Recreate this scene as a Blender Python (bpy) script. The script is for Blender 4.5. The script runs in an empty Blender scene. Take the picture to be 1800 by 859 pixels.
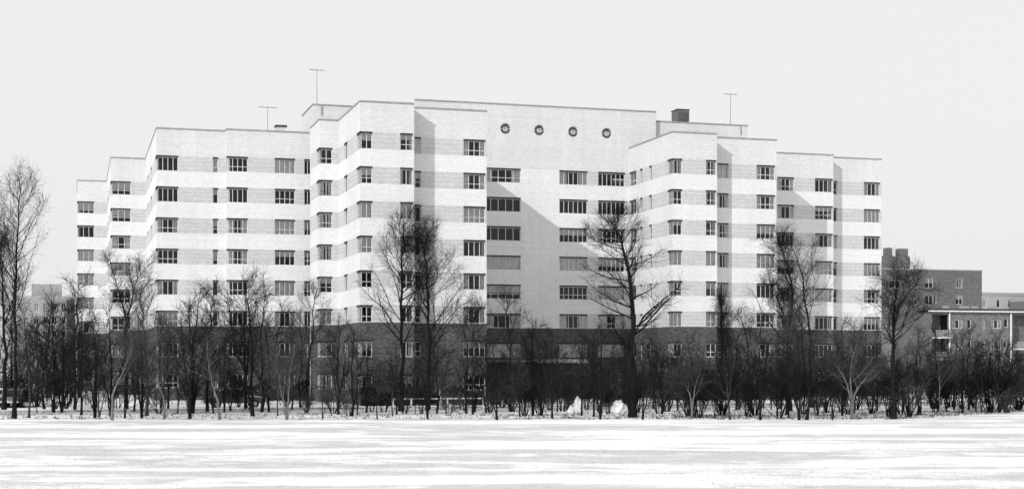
import bpy, bmesh, math, random
import numpy as np

# ------------------------------------------------------------------ camera, sky, sun, exposure
R = math.radians
F_PX, CX, HOR, EYE = 2600.0, 900.0, 630.0, 3.9      # focal length in px of an 1800 px wide frame, horizon row, eye height
TH = R(16.5)                                        # the street grid is turned 16.5 degrees
CT, ST = math.cos(TH), math.sin(TH)
scene = bpy.context.scene
COL = scene.collection

cam_d = bpy.data.cameras.new("camera")
cam = bpy.data.objects.new("camera", cam_d); COL.objects.link(cam)
cam.location = (0, 0, EYE); cam.rotation_euler = (R(90), 0, 0)
cam_d.sensor_width = 36; cam_d.lens = F_PX / 1800 * 36
cam_d.shift_y = (HOR - 429.5) / 1800
cam_d.clip_start = 0.5; cam_d.clip_end = 6000
scene.camera = cam

SUN_AZ, SUN_EL = R(51), R(27.5)                       # from the facade normal towards the left, and above the horizon
nx, ny = ST, -CT
tx = math.cos(SUN_AZ) * nx - math.sin(SUN_AZ) * CT
ty = math.cos(SUN_AZ) * ny - math.sin(SUN_AZ) * ST
to_sun = (tx * math.cos(SUN_EL), ty * math.cos(SUN_EL), math.sin(SUN_EL))

world = bpy.data.worlds.new("World"); scene.world = world; world.use_nodes = True
wn, wl = world.node_tree.nodes, world.node_tree.links
bg = wn["Background"]
sky = wn.new("ShaderNodeTexSky"); sky.sky_type = 'NISHITA'; sky.sun_disc = False
sky.sun_elevation = SUN_EL; sky.sun_rotation = math.atan2(tx, ty)
sky.air_density = 1.0; sky.dust_density = 6.0; sky.ozone_density = 1.0
# black and white film, and a thin high overcast that evens the dome out
bw = wn.new("ShaderNodeRGBToBW"); wl.new(sky.outputs[0], bw.inputs[0])
mixv = wn.new("ShaderNodeMix"); mixv.data_type = 'FLOAT'
mixv.inputs[0].default_value = 0.85; mixv.inputs[3].default_value = 7.65
wl.new(bw.outputs[0], mixv.inputs[2]); wl.new(mixv.outputs[0], bg.inputs[0])
bg.inputs[1].default_value = 0.105

sun_d = bpy.data.lights.new("sun", 'SUN'); sun_d.energy = 2.3; sun_d.angle = R(0.6); sun_d.color = (1, 1, 1)
sun_o = bpy.data.objects.new("sun", sun_d); COL.objects.link(sun_o)
from mathutils import Vector
sun_o.rotation_euler = Vector(to_sun).to_track_quat('Z', 'Y').to_euler()
sun_o.location = (-60, -60, 80)

vs = scene.view_settings
vs.view_transform = 'Standard'; vs.look = 'None'; vs.exposure = 0.25; vs.gamma = 1.0; vs.use_curve_mapping = False

rng = np.random.default_rng(7)
random.seed(11)

# ------------------------------------------------------------------ helpers
def P(x, y):                                        # a point of the ground seen at this spot of the photo
    Z = EYE * F_PX / (y - HOR)
    return ((x - CX) / F_PX * Z, Z)
def at(x, Z): return (x - CX) / F_PX * Z
def zat(y, Z): return EYE + (HOR - y) / F_PX * Z
def u_at(x, v):                                     # u on the facade plane v
    k = (x - CX) / F_PX; Z = v / (CT - k * ST)
    return k * Z * CT + Z * ST
def UV(u, v): return (u * CT - v * ST, u * ST + v * CT)

def tag(o, label=None, cat=None, group=None, kind=None):
    if label: o["label"] = label
    if cat: o["category"] = cat
    if group: o["group"] = group
    if kind: o["kind"] = kind
    return o
def empty(name, loc=(0, 0, 0), rz=0.0):
    o = bpy.data.objects.new(name, None); COL.objects.link(o)
    o.location = loc; o.rotation_euler = (0, 0, rz); o.empty_display_size = 0.2
    return o
def link(name, me, parent=None, loc=(0, 0, 0), rz=0.0, scale=(1, 1, 1)):
    o = bpy.data.objects.new(name, me); COL.objects.link(o)
    o.parent = parent; o.location = loc; o.rotation_euler = (0, 0, rz); o.scale = scale
    return o
class MB:
    def __init__(s): s.v = []; s.f = []
    def box(s, x0, x1, y0, y1, z0, z1):
        b = len(s.v)
        s.v += [(x0, y0, z0), (x1, y0, z0), (x1, y1, z0), (x0, y1, z0), (x0, y0, z1), (x1, y0, z1), (x1, y1, z1), (x0, y1, z1)]
        s.f += [(b, b+3, b+2, b+1), (b+4, b+5, b+6, b+7), (b, b+1, b+5, b+4), (b+1, b+2, b+6, b+5), (b+2, b+3, b+7, b+6), (b+3, b, b+4, b+7)]
        return s
    def prism(s, poly, z0, z1):
        b, n = len(s.v), len(poly)
        s.v += [(p[0], p[1], z0) for p in poly] + [(p[0], p[1], z1) for p in poly]
        s.f += [tuple(range(b + n - 1, b - 1, -1)), tuple(range(b + n, b + 2 * n))]
        for i in range(n):
            j = (i + 1) % n; s.f.append((b + i, b + j, b + n + j, b + n + i))
        return s
    def tube(s, p0, p1, r, n=6, r1=None):
        p0, p1 = Vector(p0), Vector(p1); d = (p1 - p0).normalized(); r1 = r if r1 is None else r1
        a = d.orthogonal().normalized(); c = d.cross(a); b = len(s.v)
        for q, rr in ((p0, r), (p1, r1)):
            for i in range(n):
                t = 2 * math.pi * i / n; s.v.append(tuple(q + (a * math.cos(t) + c * math.sin(t)) * rr))
        for i in range(n):
            j = (i + 1) % n; s.f.append((b + i, b + j, b + n + j, b + n + i))
        s.f += [tuple(range(b + n - 1, b - 1, -1)), tuple(range(b + n, b + 2 * n))]
        return s
    def mesh(s, name, mat, smooth=False):
        me = bpy.data.meshes.new(name); me.from_pydata(s.v, [], s.f); me.materials.append(mat); me.update()
        if smooth:
            for p in me.polygons: p.use_smooth = True
        return me
    def build(s, name, mat, parent=None, loc=(0, 0, 0), rz=0.0, smooth=False):
        return link(name, s.mesh(name, mat, smooth), parent, loc, rz)

# ------------------------------------------------------------------ materials (black and white film: all neutral)
def nmat(name):
    m = bpy.data.materials.new(name); m.use_nodes = True
    nt = m.node_tree; b = nt.nodes["Principled BSDF"]
    return m, nt, b
def N(nt, t, **kw):
    n = nt.nodes.new(t)
    for k, v in kw.items(): setattr(n, k, v)
    return n
def math_n(nt, op, a, b=None, clamp=False):
    n = nt.nodes.new("ShaderNodeMath"); n.operation = op; n.use_clamp = clamp
    for i, q in enumerate((a, b)):
        if q is None: continue
        if isinstance(q, (int, float)): n.inputs[i].default_value = q
        else: nt.links.new(q, n.inputs[i])
    return n.outputs[0]
def ramp(nt, fac, stops):
    n = nt.nodes.new("ShaderNodeValToRGB"); nt.links.new(fac, n.inputs[0]); e = n.color_ramp.elements
    while len(e) < len(stops): e.new(0.5)
    for q, (p, c) in zip(e, stops): q.position = p; q.color = (c, c, c, 1)
    return n.outputs[0]
def noise(nt, scale, detail=4, rough=0.6, vec=None, dist=0.0):
    n = nt.nodes.new("ShaderNodeTexNoise"); n.inputs["Scale"].default_value = scale
    n.inputs["Detail"].default_value = detail; n.inputs["Roughness"].default_value = rough; n.inputs["Distortion"].default_value = dist
    if vec is not None: nt.links.new(vec, n.inputs["Vector"])
    return n.outputs["Fac"]
def world_vec(nt, scale=(1, 1, 1), rz=0.0):
    g = nt.nodes.new("ShaderNodeNewGeometry"); mp = nt.nodes.new("ShaderNodeMapping"); mp.vector_type = 'POINT'
    mp.inputs["Scale"].default_value = scale; mp.inputs["Rotation"].default_value = (0, 0, rz)
    nt.links.new(g.outputs["Position"], mp.inputs["Vector"]); return mp.outputs[0]
def plain(name, c, rough=0.8, var=0.15, scale=3.0, metal=0.0):
    m, nt, b = nmat(name); v = world_vec(nt)
    nt.links.new(ramp(nt, noise(nt, scale, 5, 0.65, v), [(0.3, c * (1 - var)), (0.7, c * (1 + var))]), b.inputs["Base Color"])
    b.inputs["Roughness"].default_value = rough; b.inputs["Metallic"].default_value = metal
    if rough > 0.5: b.inputs["Specular IOR Level"].default_value = 0.08
    return m
def brickwork(name, c, line=0.8, pitch=0.29, var=0.12, stain=0.06, rough=0.85, speck=0.16):
    """brick laid in courses, with darker raked bed joints every few courses and weather streaks"""
    m, nt, b = nmat(name); v = world_vec(nt)
    sp = N(nt, "ShaderNodeSeparateXYZ"); nt.links.new(v, sp.inputs[0])
    fr = math_n(nt, 'FRACT', math_n(nt, 'MULTIPLY', sp.outputs[2], 1 / pitch))
    joint = math_n(nt, 'LESS_THAN', fr, 0.24)
    # each course has its own tone
    cid = math_n(nt, 'FLOOR', math_n(nt, 'MULTIPLY', sp.outputs[2], 1 / pitch * 3))
    wnz = N(nt, "ShaderNodeTexWhiteNoise", noise_dimensions='1D'); nt.links.new(cid, wnz.inputs["W"])
    fine = noise(nt, 2.6, 6, 0.75, world_vec(nt, (1, 1, 3)))
    big = noise(nt, 0.16, 4, 0.6, world_vec(nt, (1, 1, 0.5)))
    streak = noise(nt, 1.0, 4, 0.7, world_vec(nt, (1.3, 1.3, 0.07)))
    k = math_n(nt, 'ADD', math_n(nt, 'MULTIPLY', fine, 2 * var), 1 - var)
    k = math_n(nt, 'MULTIPLY', k, math_n(nt, 'ADD', math_n(nt, 'MULTIPLY', big, 0.3), 0.85))
    k = math_n(nt, 'MULTIPLY', k, math_n(nt, 'ADD', math_n(nt, 'MULTIPLY', streak, 2 * stain), 1 - stain))
    k = math_n(nt, 'MULTIPLY', k, math_n(nt, 'ADD', math_n(nt, 'MULTIPLY', wnz.outputs[0], 0.05), 0.975))
    k = math_n(nt, 'MULTIPLY', k, math_n(nt, 'SUBTRACT', 1.0, math_n(nt, 'MULTIPLY', joint, 1 - line)))
    rot = world_vec(nt, (1, 1, 1), -TH); mp2 = N(nt, "ShaderNodeMapping"); mp2.inputs["Scale"].default_value = (4.4, 4.4, 12); mp2.inputs["Location"].default_value = (0.37, 0.41, 0)
    nt.links.new(rot, mp2.inputs["Vector"]); fl = N(nt, "ShaderNodeVectorMath", operation='FLOOR'); nt.links.new(mp2.outputs[0], fl.inputs[0])
    wb = N(nt, "ShaderNodeTexWhiteNoise", noise_dimensions='3D'); nt.links.new(fl.outputs[0], wb.inputs["Vector"])
    k = math_n(nt, 'MULTIPLY', k, math_n(nt, 'ADD', math_n(nt, 'MULTIPLY', wb.outputs[0], 2 * speck), 1 - speck))
    k = math_n(nt, 'MULTIPLY', k, c)
    cc = N(nt, "ShaderNodeCombineColor")
    for i in range(3): nt.links.new(k, cc.inputs[i])
    nt.links.new(cc.outputs[0], b.inputs["Base Color"]); b.inputs["Roughness"].default_value = rough; b.inputs["Specular IOR Level"].default_value = 0.1
    bp = N(nt, "ShaderNodeBump"); bp.inputs["Strength"].default_value = 0.15; bp.inputs["Distance"].default_value = 0.02
    nt.links.new(math_n(nt, 'SUBTRACT', fine, joint), bp.inputs["Height"]); nt.links.new(bp.outputs[0], b.inputs["Normal"])
    return m
M = {}
M['spandrel'] = brickwork('pale_glazed_brick', 0.69, 0.99, 0.29, 0.05, 0.08, 0.5, 0.06)
M['parapet'] = brickwork('pale_buff_brick', 0.62, 0.98, 0.29, 0.05, 0.10, 0.85, 0.07)
M['band'] = brickwork('grey_buff_brick', 0.53, 0.89, 0.36, 0.06, 0.08, 0.85, 0.10)
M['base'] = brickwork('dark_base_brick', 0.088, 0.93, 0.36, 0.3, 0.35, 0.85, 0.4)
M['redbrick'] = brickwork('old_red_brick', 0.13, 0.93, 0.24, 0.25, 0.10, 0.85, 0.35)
M['redbrick2'] = brickwork('sunny_red_brick', 0.17, 0.93, 0.24, 0.25, 0.12, 0.85, 0.35)  # lighter copy of the red brick, sunlight put into its tone
M['hazebrick'] = brickwork('haze_pale_brick', 0.34, 0.96, 0.24, 0.2, 0.1)  # pale tone stands in for distance haze on the far blocks
M['coping'] = plain('stone_coping', 0.30, 0.8, 0.2)
M['frame'] = plain('painted_steel_frame', 0.62, 0.5, 0.15)
M['frame_w'] = plain('white_painted_wood', 0.72, 0.5, 0.1)
M['head_strip'] = plain('dark_head_strip', 0.035, 0.6, 0.3)  # dark strip across the top of each window opening
M['slab'] = plain('interior_concrete', 0.10, 0.9, 0.2)
M['roofing'] = plain('tar_gravel_roof', 0.12, 0.95, 0.3, 6)
M['blind'] = plain('roller_blind_cloth', 0.68, 0.9, 0.05)
M['curtain'] = plain('net_curtain_cloth', 0.74, 0.9, 0.3, 5)
M['darkmetal'] = plain('dark_sheet_metal', 0.07, 0.6, 0.3)
M['ventbox'] = plain('weathered_vent_metal', 0.13, 0.7, 0.35, 4)
M['antenna'] = plain('aluminium_tube', 0.22, 0.4, 0.1, 3, 0.6)
M['white'] = plain('white_paint', 0.75, 0.6, 0.1)
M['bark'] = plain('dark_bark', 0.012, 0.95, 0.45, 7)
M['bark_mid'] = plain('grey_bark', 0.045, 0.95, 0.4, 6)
M['bark_pale'] = plain('sunlit_pale_bark', 0.14, 0.9, 0.35, 6)  # sunlight on the pale stems is put into this bark colour
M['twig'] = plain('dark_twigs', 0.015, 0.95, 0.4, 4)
M['twig_mid'] = plain('lit_grey_twigs', 0.06, 0.95, 0.4, 4)  # sunlit look of some twigs put into a brighter tone; weeds share it
M['twig_soft'] = plain('brown_twigs', 0.034, 0.95, 0.5, 2)
M['leaf'] = plain('evergreen_leaves', 0.022, 0.7, 0.5, 9)
M['straw'] = plain('winter_straw', 0.36, 0.9, 0.3, 5)
M['snowpile'] = plain('piled_snow', 0.66, 0.9, 0.3, 5)
M['tyre'] = plain('black_rubber', 0.02, 0.8, 0.2)
M['chrome'] = plain('chrome', 0.6, 0.2, 0.05, 3, 1.0)
def carpaint(name, c):
    m = plain(name, c, 0.28, 0.06); m.node_tree.nodes["Principled BSDF"].inputs["Coat Weight"].default_value = 0.6; return m
M['car_dark'] = carpaint('dark_car_paint', 0.02); M['car_grey'] = carpaint('grey_car_paint', 0.12); M['car_pale'] = carpaint('pale_car_paint', 0.5)

m, nt, b = nmat('window_glass')                    # thin sheet glass: see into the dark room, a little sky on top
tr = N(nt, "ShaderNodeBsdfTransparent"); tr.inputs[0].default_value = (0.9, 0.9, 0.9, 1)
gl = N(nt, "ShaderNodeBsdfGlossy"); gl.inputs["Roughness"].default_value = 0.06; gl.inputs[0].default_value = (0.9, 0.9, 0.9, 1)
bp = N(nt, "ShaderNodeBump"); bp.inputs["Strength"].default_value = 0.15; bp.inputs["Distance"].default_value = 0.02
nt.links.new(noise(nt, 1.5, 2, 0.5, world_vec(nt)), bp.inputs["Height"]); nt.links.new(bp.outputs[0], gl.inputs["Normal"])
fr = N(nt, "ShaderNodeFresnel"); fr.inputs[0].default_value = 1.5
mx = N(nt, "ShaderNodeMixShader"); nt.links.new(fr.outputs[0], mx.inputs[0]); nt.links.new(tr.outputs[0], mx.inputs[1]); nt.links.new(gl.outputs[0], mx.inputs[2])
nt.links.new(mx.outputs[0], nt.nodes["Material Output"].inputs["Surface"]); nt.nodes.remove(b)
M['glass'] = m

# snow field: wind-packed snow with long thin patches where the winter grass comes through
m, nt, b = nmat('snow_field')
n1 = noise(nt, 1.0, 5, 0.62, world_vec(nt, (0.045, 0.19, 1), R(-3)), 1.0)
n2 = noise(nt, 1.0, 6, 0.7, world_vec(nt, (0.4, 0.45, 1), R(2)), 0.6)
n3 = noise(nt, 5.0, 5, 0.8, world_vec(nt, (1.0, 0.35, 1)))
k = math_n(nt, 'ADD', math_n(nt, 'MULTIPLY', n1, 1.0), math_n(nt, 'MULTIPLY', n2, 0.5))
k = math_n(nt, 'ADD', k, math_n(nt, 'MULTIPLY', n3, 0.34))
patch = ramp(nt, k, [(0.855, 0.0), (0.985, 1.0)])
grass = ramp(nt, n3, [(0.3, 0.40), (0.7, 0.70)])
mixc = N(nt, "ShaderNodeMix", data_type='RGBA')
nt.links.new(patch, mixc.inputs[0]); mixc.inputs[6].default_value = (0.88, 0.88, 0.88, 1); nt.links.new(grass, mixc.inputs[7])
nt.links.new(mixc.outputs[2], b.inputs["Base Color"]); b.inputs["Roughness"].default_value = 0.75
bp = N(nt, "ShaderNodeBump"); bp.inputs["Strength"].default_value = 0.5; bp.inputs["Distance"].default_value = 0.10
nt.links.new(math_n(nt, 'ADD', n2, math_n(nt, 'MULTIPLY', n3, 0.3)), bp.inputs["Height"]); nt.links.new(bp.outputs[0], b.inputs["Normal"])
M['snow'] = m
m, nt, b = nmat('slushy_road')
n2 = noise(nt, 1.0, 6, 0.7, world_vec(nt, (0.12, 0.9, 1), -TH), 0.5)
nt.links.new(ramp(nt, n2, [(0.38, 0.72), (0.62, 0.16)]), b.inputs["Base Color"]); b.inputs["Roughness"].default_value = 0.6
M['road'] = m
M['pave'] = plain('trodden_snow_pavement', 0.66, 0.8, 0.2, 0.8)
M['kerb'] = plain('kerb_stone', 0.34, 0.85, 0.3, 2)

# ------------------------------------------------------------------ ground, road, pavement
g = MB(); S = 2500
g.v = [(-S, -200, 0), (S, -200, 0), (S, S, 0), (-S, S, 0)]; g.f = [(0, 1, 2, 3)]
tag(g.build('ground', M['snow']), kind='structure')
def strip(name, v0, v1, z0, z1, mat, u0=-60, u1=220):
    poly = [UV(u0, v0), UV(u1, v0), UV(u1, v1), UV(u0, v1)]
    o = MB().prism(poly, z0, z1).build(name, mat); return tag(o, kind='structure')
strip('road', 107.5, 113.6, -0.05, 0.004, M['road'])
strip('kerb', 113.6, 113.85, -0.05, 0.12, M['kerb'])
strip('pavement', 113.85, 116.6, -0.05, 0.11, M['pave'])

# ------------------------------------------------------------------ the apartment building
UC, VC = 45.0, 141.0
ox, oy = UV(UC, VC)
apt = empty('apartment_building', (ox, oy, 0), TH)
tag(apt, 'long pale banded apartment block with stepped wings and a tall centre with round windows', 'building')
ROOF = 21.6 + EYE; CROOF = 25.45 + EYE
WTOP = [22.9 - 2.9 * k for k in range(8)]; WH = 1.45
T = 0.35                                            # wall thickness
cube = {}
def cube_mesh(mat):
    if mat not in cube:
        cube[mat] = MB().box(0, 1, 0, 1, 0, 1).mesh('wall_piece', M[mat])
    return cube[mat]
def piece(name, parent, base, rot, a, b, y0, y1, z0, z1, mat):
    """a block in face coordinates: a..b along the face, y0..y1 into the wall, z0..z1 up"""
    c, s = math.cos(rot), math.sin(rot)
    loc = (base[0] + a * c - y0 * s, base[1] + a * s + y0 * c, z0)
    return link(name, cube_mesh(mat), parent, loc, rot, (b - a, y1 - y0, z1 - z0))
win_cache = {}
def win_meshes(w, h, n, rail, fm='frame'):
    key = (round(w, 2), round(h, 2), n, rail, fm)
    if key in win_cache: return win_cache[key]
    fr_, gl_ = MB(), MB(); o, mu, d = 0.065, 0.055, 0.06
    fr_.box(0, o, 0, d, 0, h); fr_.box(w - o, w, 0, d, 0, h)
    fr_.box(o, w - o, 0, d, 0, o); fr_.box(o, w - o, 0, d, h - o, h)
    for i in range(1, n):
        x = w * i / n; fr_.box(x - mu / 2, x + mu / 2, 0.005, d, o, h - o)
    if rail:
        xs = [o] + [q for i in range(1, n) for q in (w * i / n - mu / 2, w * i / n + mu / 2)] + [w - o]
        for i in range(0, len(xs), 2): fr_.box(xs[i], xs[i + 1], 0.008, d - 0.01, h * 0.36, h * 0.36 + 0.05)
    gl_.v = [(o, 0.035, o), (w - o, 0.035, o), (w - o, 0.035, h - o), (o, 0.035, h - o)]; gl_.f = [(0, 1, 2, 3)]
    win_cache[key] = (fr_.mesh('window', M[fm]), gl_.mesh('pane', M['glass'])); return win_cache[key]
curt_cache = {}
def curtain_mesh(w, h, kind):
    key = (round(w, 2), round(h, 2), kind)
    if key in curt_cache: return curt_cache[key]
    mb = MB()
    if kind == 'curtain':                           # folded cloth
        n = max(6, int(w / 0.09)); 
        for i in range(n + 1):
            x = w * i / n; y = 0.03 * math.sin(i * 1.9)
            mb.v += [(x, y, 0), (x, y, h)]
        mb.f = [(2 * i, 2 * i + 2, 2 * i + 3, 2 * i + 1) for i in range(n)]
    else: mb.box(0, w, -0.006, 0.006, 0, h)
    curt_cache[key] = mb.mesh(kind, M[kind]); return curt_cache[key]
wr = random.Random(5)
def window(parent, base, rot, a, b, z0, z1, lights=None, left_corner=False, right_corner=False, state=None, rail=None, fm='frame', head=True):
    SET = 0.10
    a2 = a + (SET if left_corner else 0); b2 = b - (SET if right_corner else 0)
    w, h = b2 - a2, (z1 - z0) - (0.13 if head else 0)
    n = lights or max(1, round(w / 0.62)); rail = (wr.random() < 0.35) if rail is None else rail
    fm_, gm_ = win_meshes(w, h, n, rail, fm)
    c, s = math.cos(rot), math.sin(rot)
    o = link('window', fm_, parent, (base[0] + a2 * c - SET * s, base[1] + a2 * s + SET * c, z0), rot)
    link('pane', gm_, o)
    if head:
        lm = MB().box(a - a2, b - a2, -SET - 0.025, 0.05, h, z1 - z0).mesh('head_strip', M['head_strip']); link('head_strip', lm, o)
    # what hangs behind the glass
    if state == 'dark' and wr.random() < 0.55: state = 'sides' if wr.random() < 0.75 else 'half'
    if state is None:
        q = wr.random(); state = 'dark' if q < 0.28 else 'half' if q < 0.42 else 'full' if q < 0.50 else 'sides' if q < 0.84 else 'net'
    if state in ('half', 'full', 'most'):
        f = {'half': wr.uniform(0.3, 0.6), 'most': 0.72, 'full': 0.97}[state]
        link('blind', curtain_mesh(w - 0.1, round(h * f, 1), 'blind'), o, (0.05, 0.13, h - round(h * f, 1)))
    if state == 'sides' and w > 0.8:
        cw = round(w * wr.uniform(0.16, 0.32), 1)
        link('curtain', curtain_mesh(cw, h - 0.06, 'curtain'), o, (0.05, 0.14, 0.03))
        link('curtain', curtain_mesh(cw, h - 0.06, 'curtain'), o, (w - 0.05 - cw, 0.14, 0.03))
    if state == 'net':
        link('curtain', curtain_mesh(w - 0.1, h - 0.06, 'curtain'), o, (0.05, 0.14, 0.03))
    return o

def face(u, v, rot, width, cols, parapet=True, roof=None, fixed=None, plain_cols=()):
    """one wall of the block: pale spandrels between storeys, grey brick piers between the windows, dark brick base.
    cols: (a, b, left_corner, right_corner, lights); the face starts at (u, v) and runs to the right seen from outside"""
    base = (u - UC, v - VC); roof = roof or ROOF; fixed = fixed or {}
    cols = sorted(cols)
    if parapet:
        piece('parapet', apt, base, rot, 0, width, 0, T, WTOP[0], roof - 0.14, 'parapet')
        piece('coping', apt, base, rot, -0.04, width + 0.04 if rot == 0 else width, -0.05, T + 0.05, roof - 0.14, roof, 'coping')
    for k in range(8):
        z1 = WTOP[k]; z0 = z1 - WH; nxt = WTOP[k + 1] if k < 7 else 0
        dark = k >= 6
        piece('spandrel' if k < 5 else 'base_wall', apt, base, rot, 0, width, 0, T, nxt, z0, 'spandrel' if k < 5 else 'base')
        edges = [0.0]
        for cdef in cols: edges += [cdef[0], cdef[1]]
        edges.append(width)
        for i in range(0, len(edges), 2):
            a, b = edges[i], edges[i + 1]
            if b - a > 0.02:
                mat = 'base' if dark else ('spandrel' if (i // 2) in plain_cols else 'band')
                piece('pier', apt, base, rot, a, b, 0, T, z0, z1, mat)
        for j, cdef in enumerate(cols):
            a, b, lc, rc, li = cdef
            window(apt, base, rot, a, b, z0, z1, li, lc, rc, fixed.get((j, k)))

vL3, vL2, vL1a, vL1b, vA0, vA1, vA2, vC, vB1, vB2, vC1, vC2 = 186.2, 164.0, 141.9, 140.8, 132.7, 122.25, 124.05, 141.8, 130.4, 132.4, 140.45, 142.0
uL3, uL2, uL1a, uL1b, uA0, uA1, uA2, uAr = 0.4, 3.8, 7.4, 13.75, 21.2, 22.95, 27.7, 34.45
uB1, uB2, uBr, uC2, uEnd = 54.5, u_at(1260.5, vB1), u_at(1365, vB2), u_at(1465, vC1), u_at(1549.5, vC2)
uA2, uAr = u_at(728, vA1), u_at(855.5, vA2)
def cx(v, u0, x0, x1, lc=False, rc=False, li=None):
    a, b = u_at(x0, v) - u0, u_at(x1, v) - u0
    return (max(0.0, a) if not lc else 0.0, b, lc, rc, li)
# left wing, stepping back
face(uL3, vL3, 0, uL2 + T - uL3, [cx(vL3, uL3, 135, 165.5, True, False, 3)], fixed={(0, 0): 'most', (0, 1): 'dark', (0, 2): 'full', (0, 3): 'net', (0, 4): 'net'})
face(uL2, vL2, 0, uL1a + T - uL2, [cx(vL2, uL2, 195, 229.8, True, False, 3)], fixed={(0, 0): 'dark', (0, 1): 'half', (0, 2): 'sides', (0, 3): 'net', (0, 4): 'dark'})
face(uL1a, vL1a, 0, uL1b + T - uL1a, [cx(vL1a, uL1a, 275, 313.3, True, False, 4), cx(vL1a, uL1a, 374.2, 383.4, False, False, 1)], fixed={(0, 0): 'dark', (0, 1): 'dark', (0, 2): 'sides', (0, 3): 'dark', (0, 4): 'sides'})
wL1b = 24.0 - uL1b
face(uL1b, vL1b, 0, wL1b, [cx(vL1b, uL1b, 397, 435.6, True, False, 4), cx(vL1b, uL1b, 483, 518.6, False, False, 4), cx(vL1b, uL1b, 534.8, 546.8, False, False, 2)],
     fixed={(0, 0): 'dark', (0, 1): 'dark', (0, 2): 'sides', (0, 3): 'sides', (1, 0): 'net', (1, 1): 'dark', (1, 2): 'full', (1, 3): 'half', (2, 0): 'dark', (2, 1): 'dark', (2, 2): 'half', (2, 3): 'half', (2, 4): 'dark'})
# left-facing returns (face runs from the back to the front)
def ret(u, vback, vfront, cols):
    w = vback - (vfront + T)
    if cols and cols[-1][3]:                        # last column is a corner window: reaches the front plane
        w2 = vback - vfront
        cols = cols[:-1] + [(w2 - cols[-1][0], w2 - 0.0, False, True, cols[-1][4])]
    face_ret(u, vback, w, cols, vback - vfront)
def face_ret(u, vback, w, cols, wfull):
    base = (u - UC, vback - VC); rot = -math.pi / 2
    piece('parapet', apt, base, rot, 0, w, 0, T, WTOP[0], ROOF - 0.14, 'parapet')
    piece('coping', apt, base, rot, 0, w - 0.06, -0.05, T + 0.05, ROOF - 0.137, ROOF + 0.003, 'coping')
    for k in range(8):
        z1 = WTOP[k]; z0 = z1 - WH; nxt = WTOP[k + 1] if k < 7 else 0
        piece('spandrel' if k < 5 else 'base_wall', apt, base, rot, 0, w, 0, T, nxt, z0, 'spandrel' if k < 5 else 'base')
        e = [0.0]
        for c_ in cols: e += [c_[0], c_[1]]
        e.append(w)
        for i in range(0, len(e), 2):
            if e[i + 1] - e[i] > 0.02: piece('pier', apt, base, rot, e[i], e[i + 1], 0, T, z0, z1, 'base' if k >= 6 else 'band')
        for c_ in cols: window(apt, base, rot, c_[0], c_[1], z0, z1, c_[4], False, c_[3])
ret(uL3, 200.0, vL3, [(1.5, 0, False, True, 2)])
ret(uL2, vL3, vL2, [(4, 5.2, False, False, 2), (12, 13.2, False, False, 2), (1.8, 0, False, True, 2)])
ret(uL1a, vL2, vL1a, [(5, 6.2, False, False, 2), (12, 13.2, False, False, 2), (1.8, 0, False, True, 2)])
ret(uL1b, vL1a, vL1b, [])
ret(uA0, 137.8, vA0, [(1.45, 0, False, True, 2)])
ret(uA1, vA0, vA1, [(3.0, 4.5, False, False, 2), (1.45, 0, False, True, 2)])
bw_ = vC - vB1
def vret(x, u):                                     # depth on the left return at u seen at image column x
    k = (x - CX) / F_PX; Z = u / (k * CT + ST); return -k * Z * ST + Z * CT
ret(uB1, vC, vB1, [(vC - vret(1107, uB1), vC - vret(1118, uB1), False, False, 2), (vC - vret(1125.6, uB1), vC - vret(1129, uB1), False, False, 1),
                   (vC - vret(1141.7, uB1), vC - vret(1145.5, uB1), False, False, 1), (1.1, 0, False, True, 2)])
# projecting left block
face(uA0, vA0, 0, uA1 + T - uA0, [(0, u_at(584, vA0) - uA0, True, False, 2)], fixed={(0, 0): 'dark', (0, 1): 'sides', (0, 2): 'sides', (0, 3): 'dark', (0, 5): 'full'})
face(uA1, vA1, 0, uA2 - uA1, [(0, u_at(654.5, vA1) - uA1, True, False, 2), cx(vA1, uA1, 703.5, 725.3, False, False, 2)],
     fixed={(0, 0): 'half', (0, 1): 'dark', (0, 2): 'full', (0, 3): 'full', (1, 0): 'half', (1, 1): 'sides', (1, 3): 'dark'})
face(uA2, vA2, 0, uAr - uA2, [cx(vA2, uA2, 729, 740, False, False, 1), cx(vA2, uA2, 814.7, 853, False, False, 4)],
     fixed={(0, 0): 'net', (0, 1): 'dark', (0, 3): 'dark', (1, 0): 'dark', (1, 1): 'dark', (1, 2): 'full', (1, 3): 'dark', (1, 4): 'sides', (1, 6): 'half'})
# projecting right block and its outer wing
face(uB1, vB1, 0, uB2 - uB1, [(0, u_at(1199, vB1) - uB1, True, False, 2), cx(vB1, uB1, 1241, 1258.7, False, False, 2)],
     fixed={(0, 0): 'dark', (0, 1): 'dark', (0, 2): 'half', (0, 3): 'full', (0, 4): 'dark', (1, 0): 'sides'})
face(uB2, vB2, 0, uBr - uB2, [cx(vB2, uB2, 1261, 1280.5, False, False, 2), cx(vB2, uB2, 1330, 1362, False, False, 4)],
     fixed={(0, 0): 'net', (0, 1): 'dark', (0, 2): 'dark', (1, 0): 'sides', (1, 1): 'dark', (1, 2): 'half', (1, 3): 'net', (1, 4): 'dark', (1, 6): 'sides'})
face(uBr - 1.5, vC1, 0, uC2 - uBr + 1.5, [cx(vC1, uBr - 1.5, 1366.5, 1395.6, False, False, 4), cx(vC1, uBr - 1.5, 1432.7, 1463.5, False, False, 4)],
     fixed={(0, 0): 'sides', (0, 1): 'dark', (0, 2): 'dark', (0, 3): 'dark', (0, 4): 'dark', (1, 0): 'dark', (1, 1): 'half', (1, 2): 'dark', (1, 3): 'full', (1, 4): 'net'})
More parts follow.
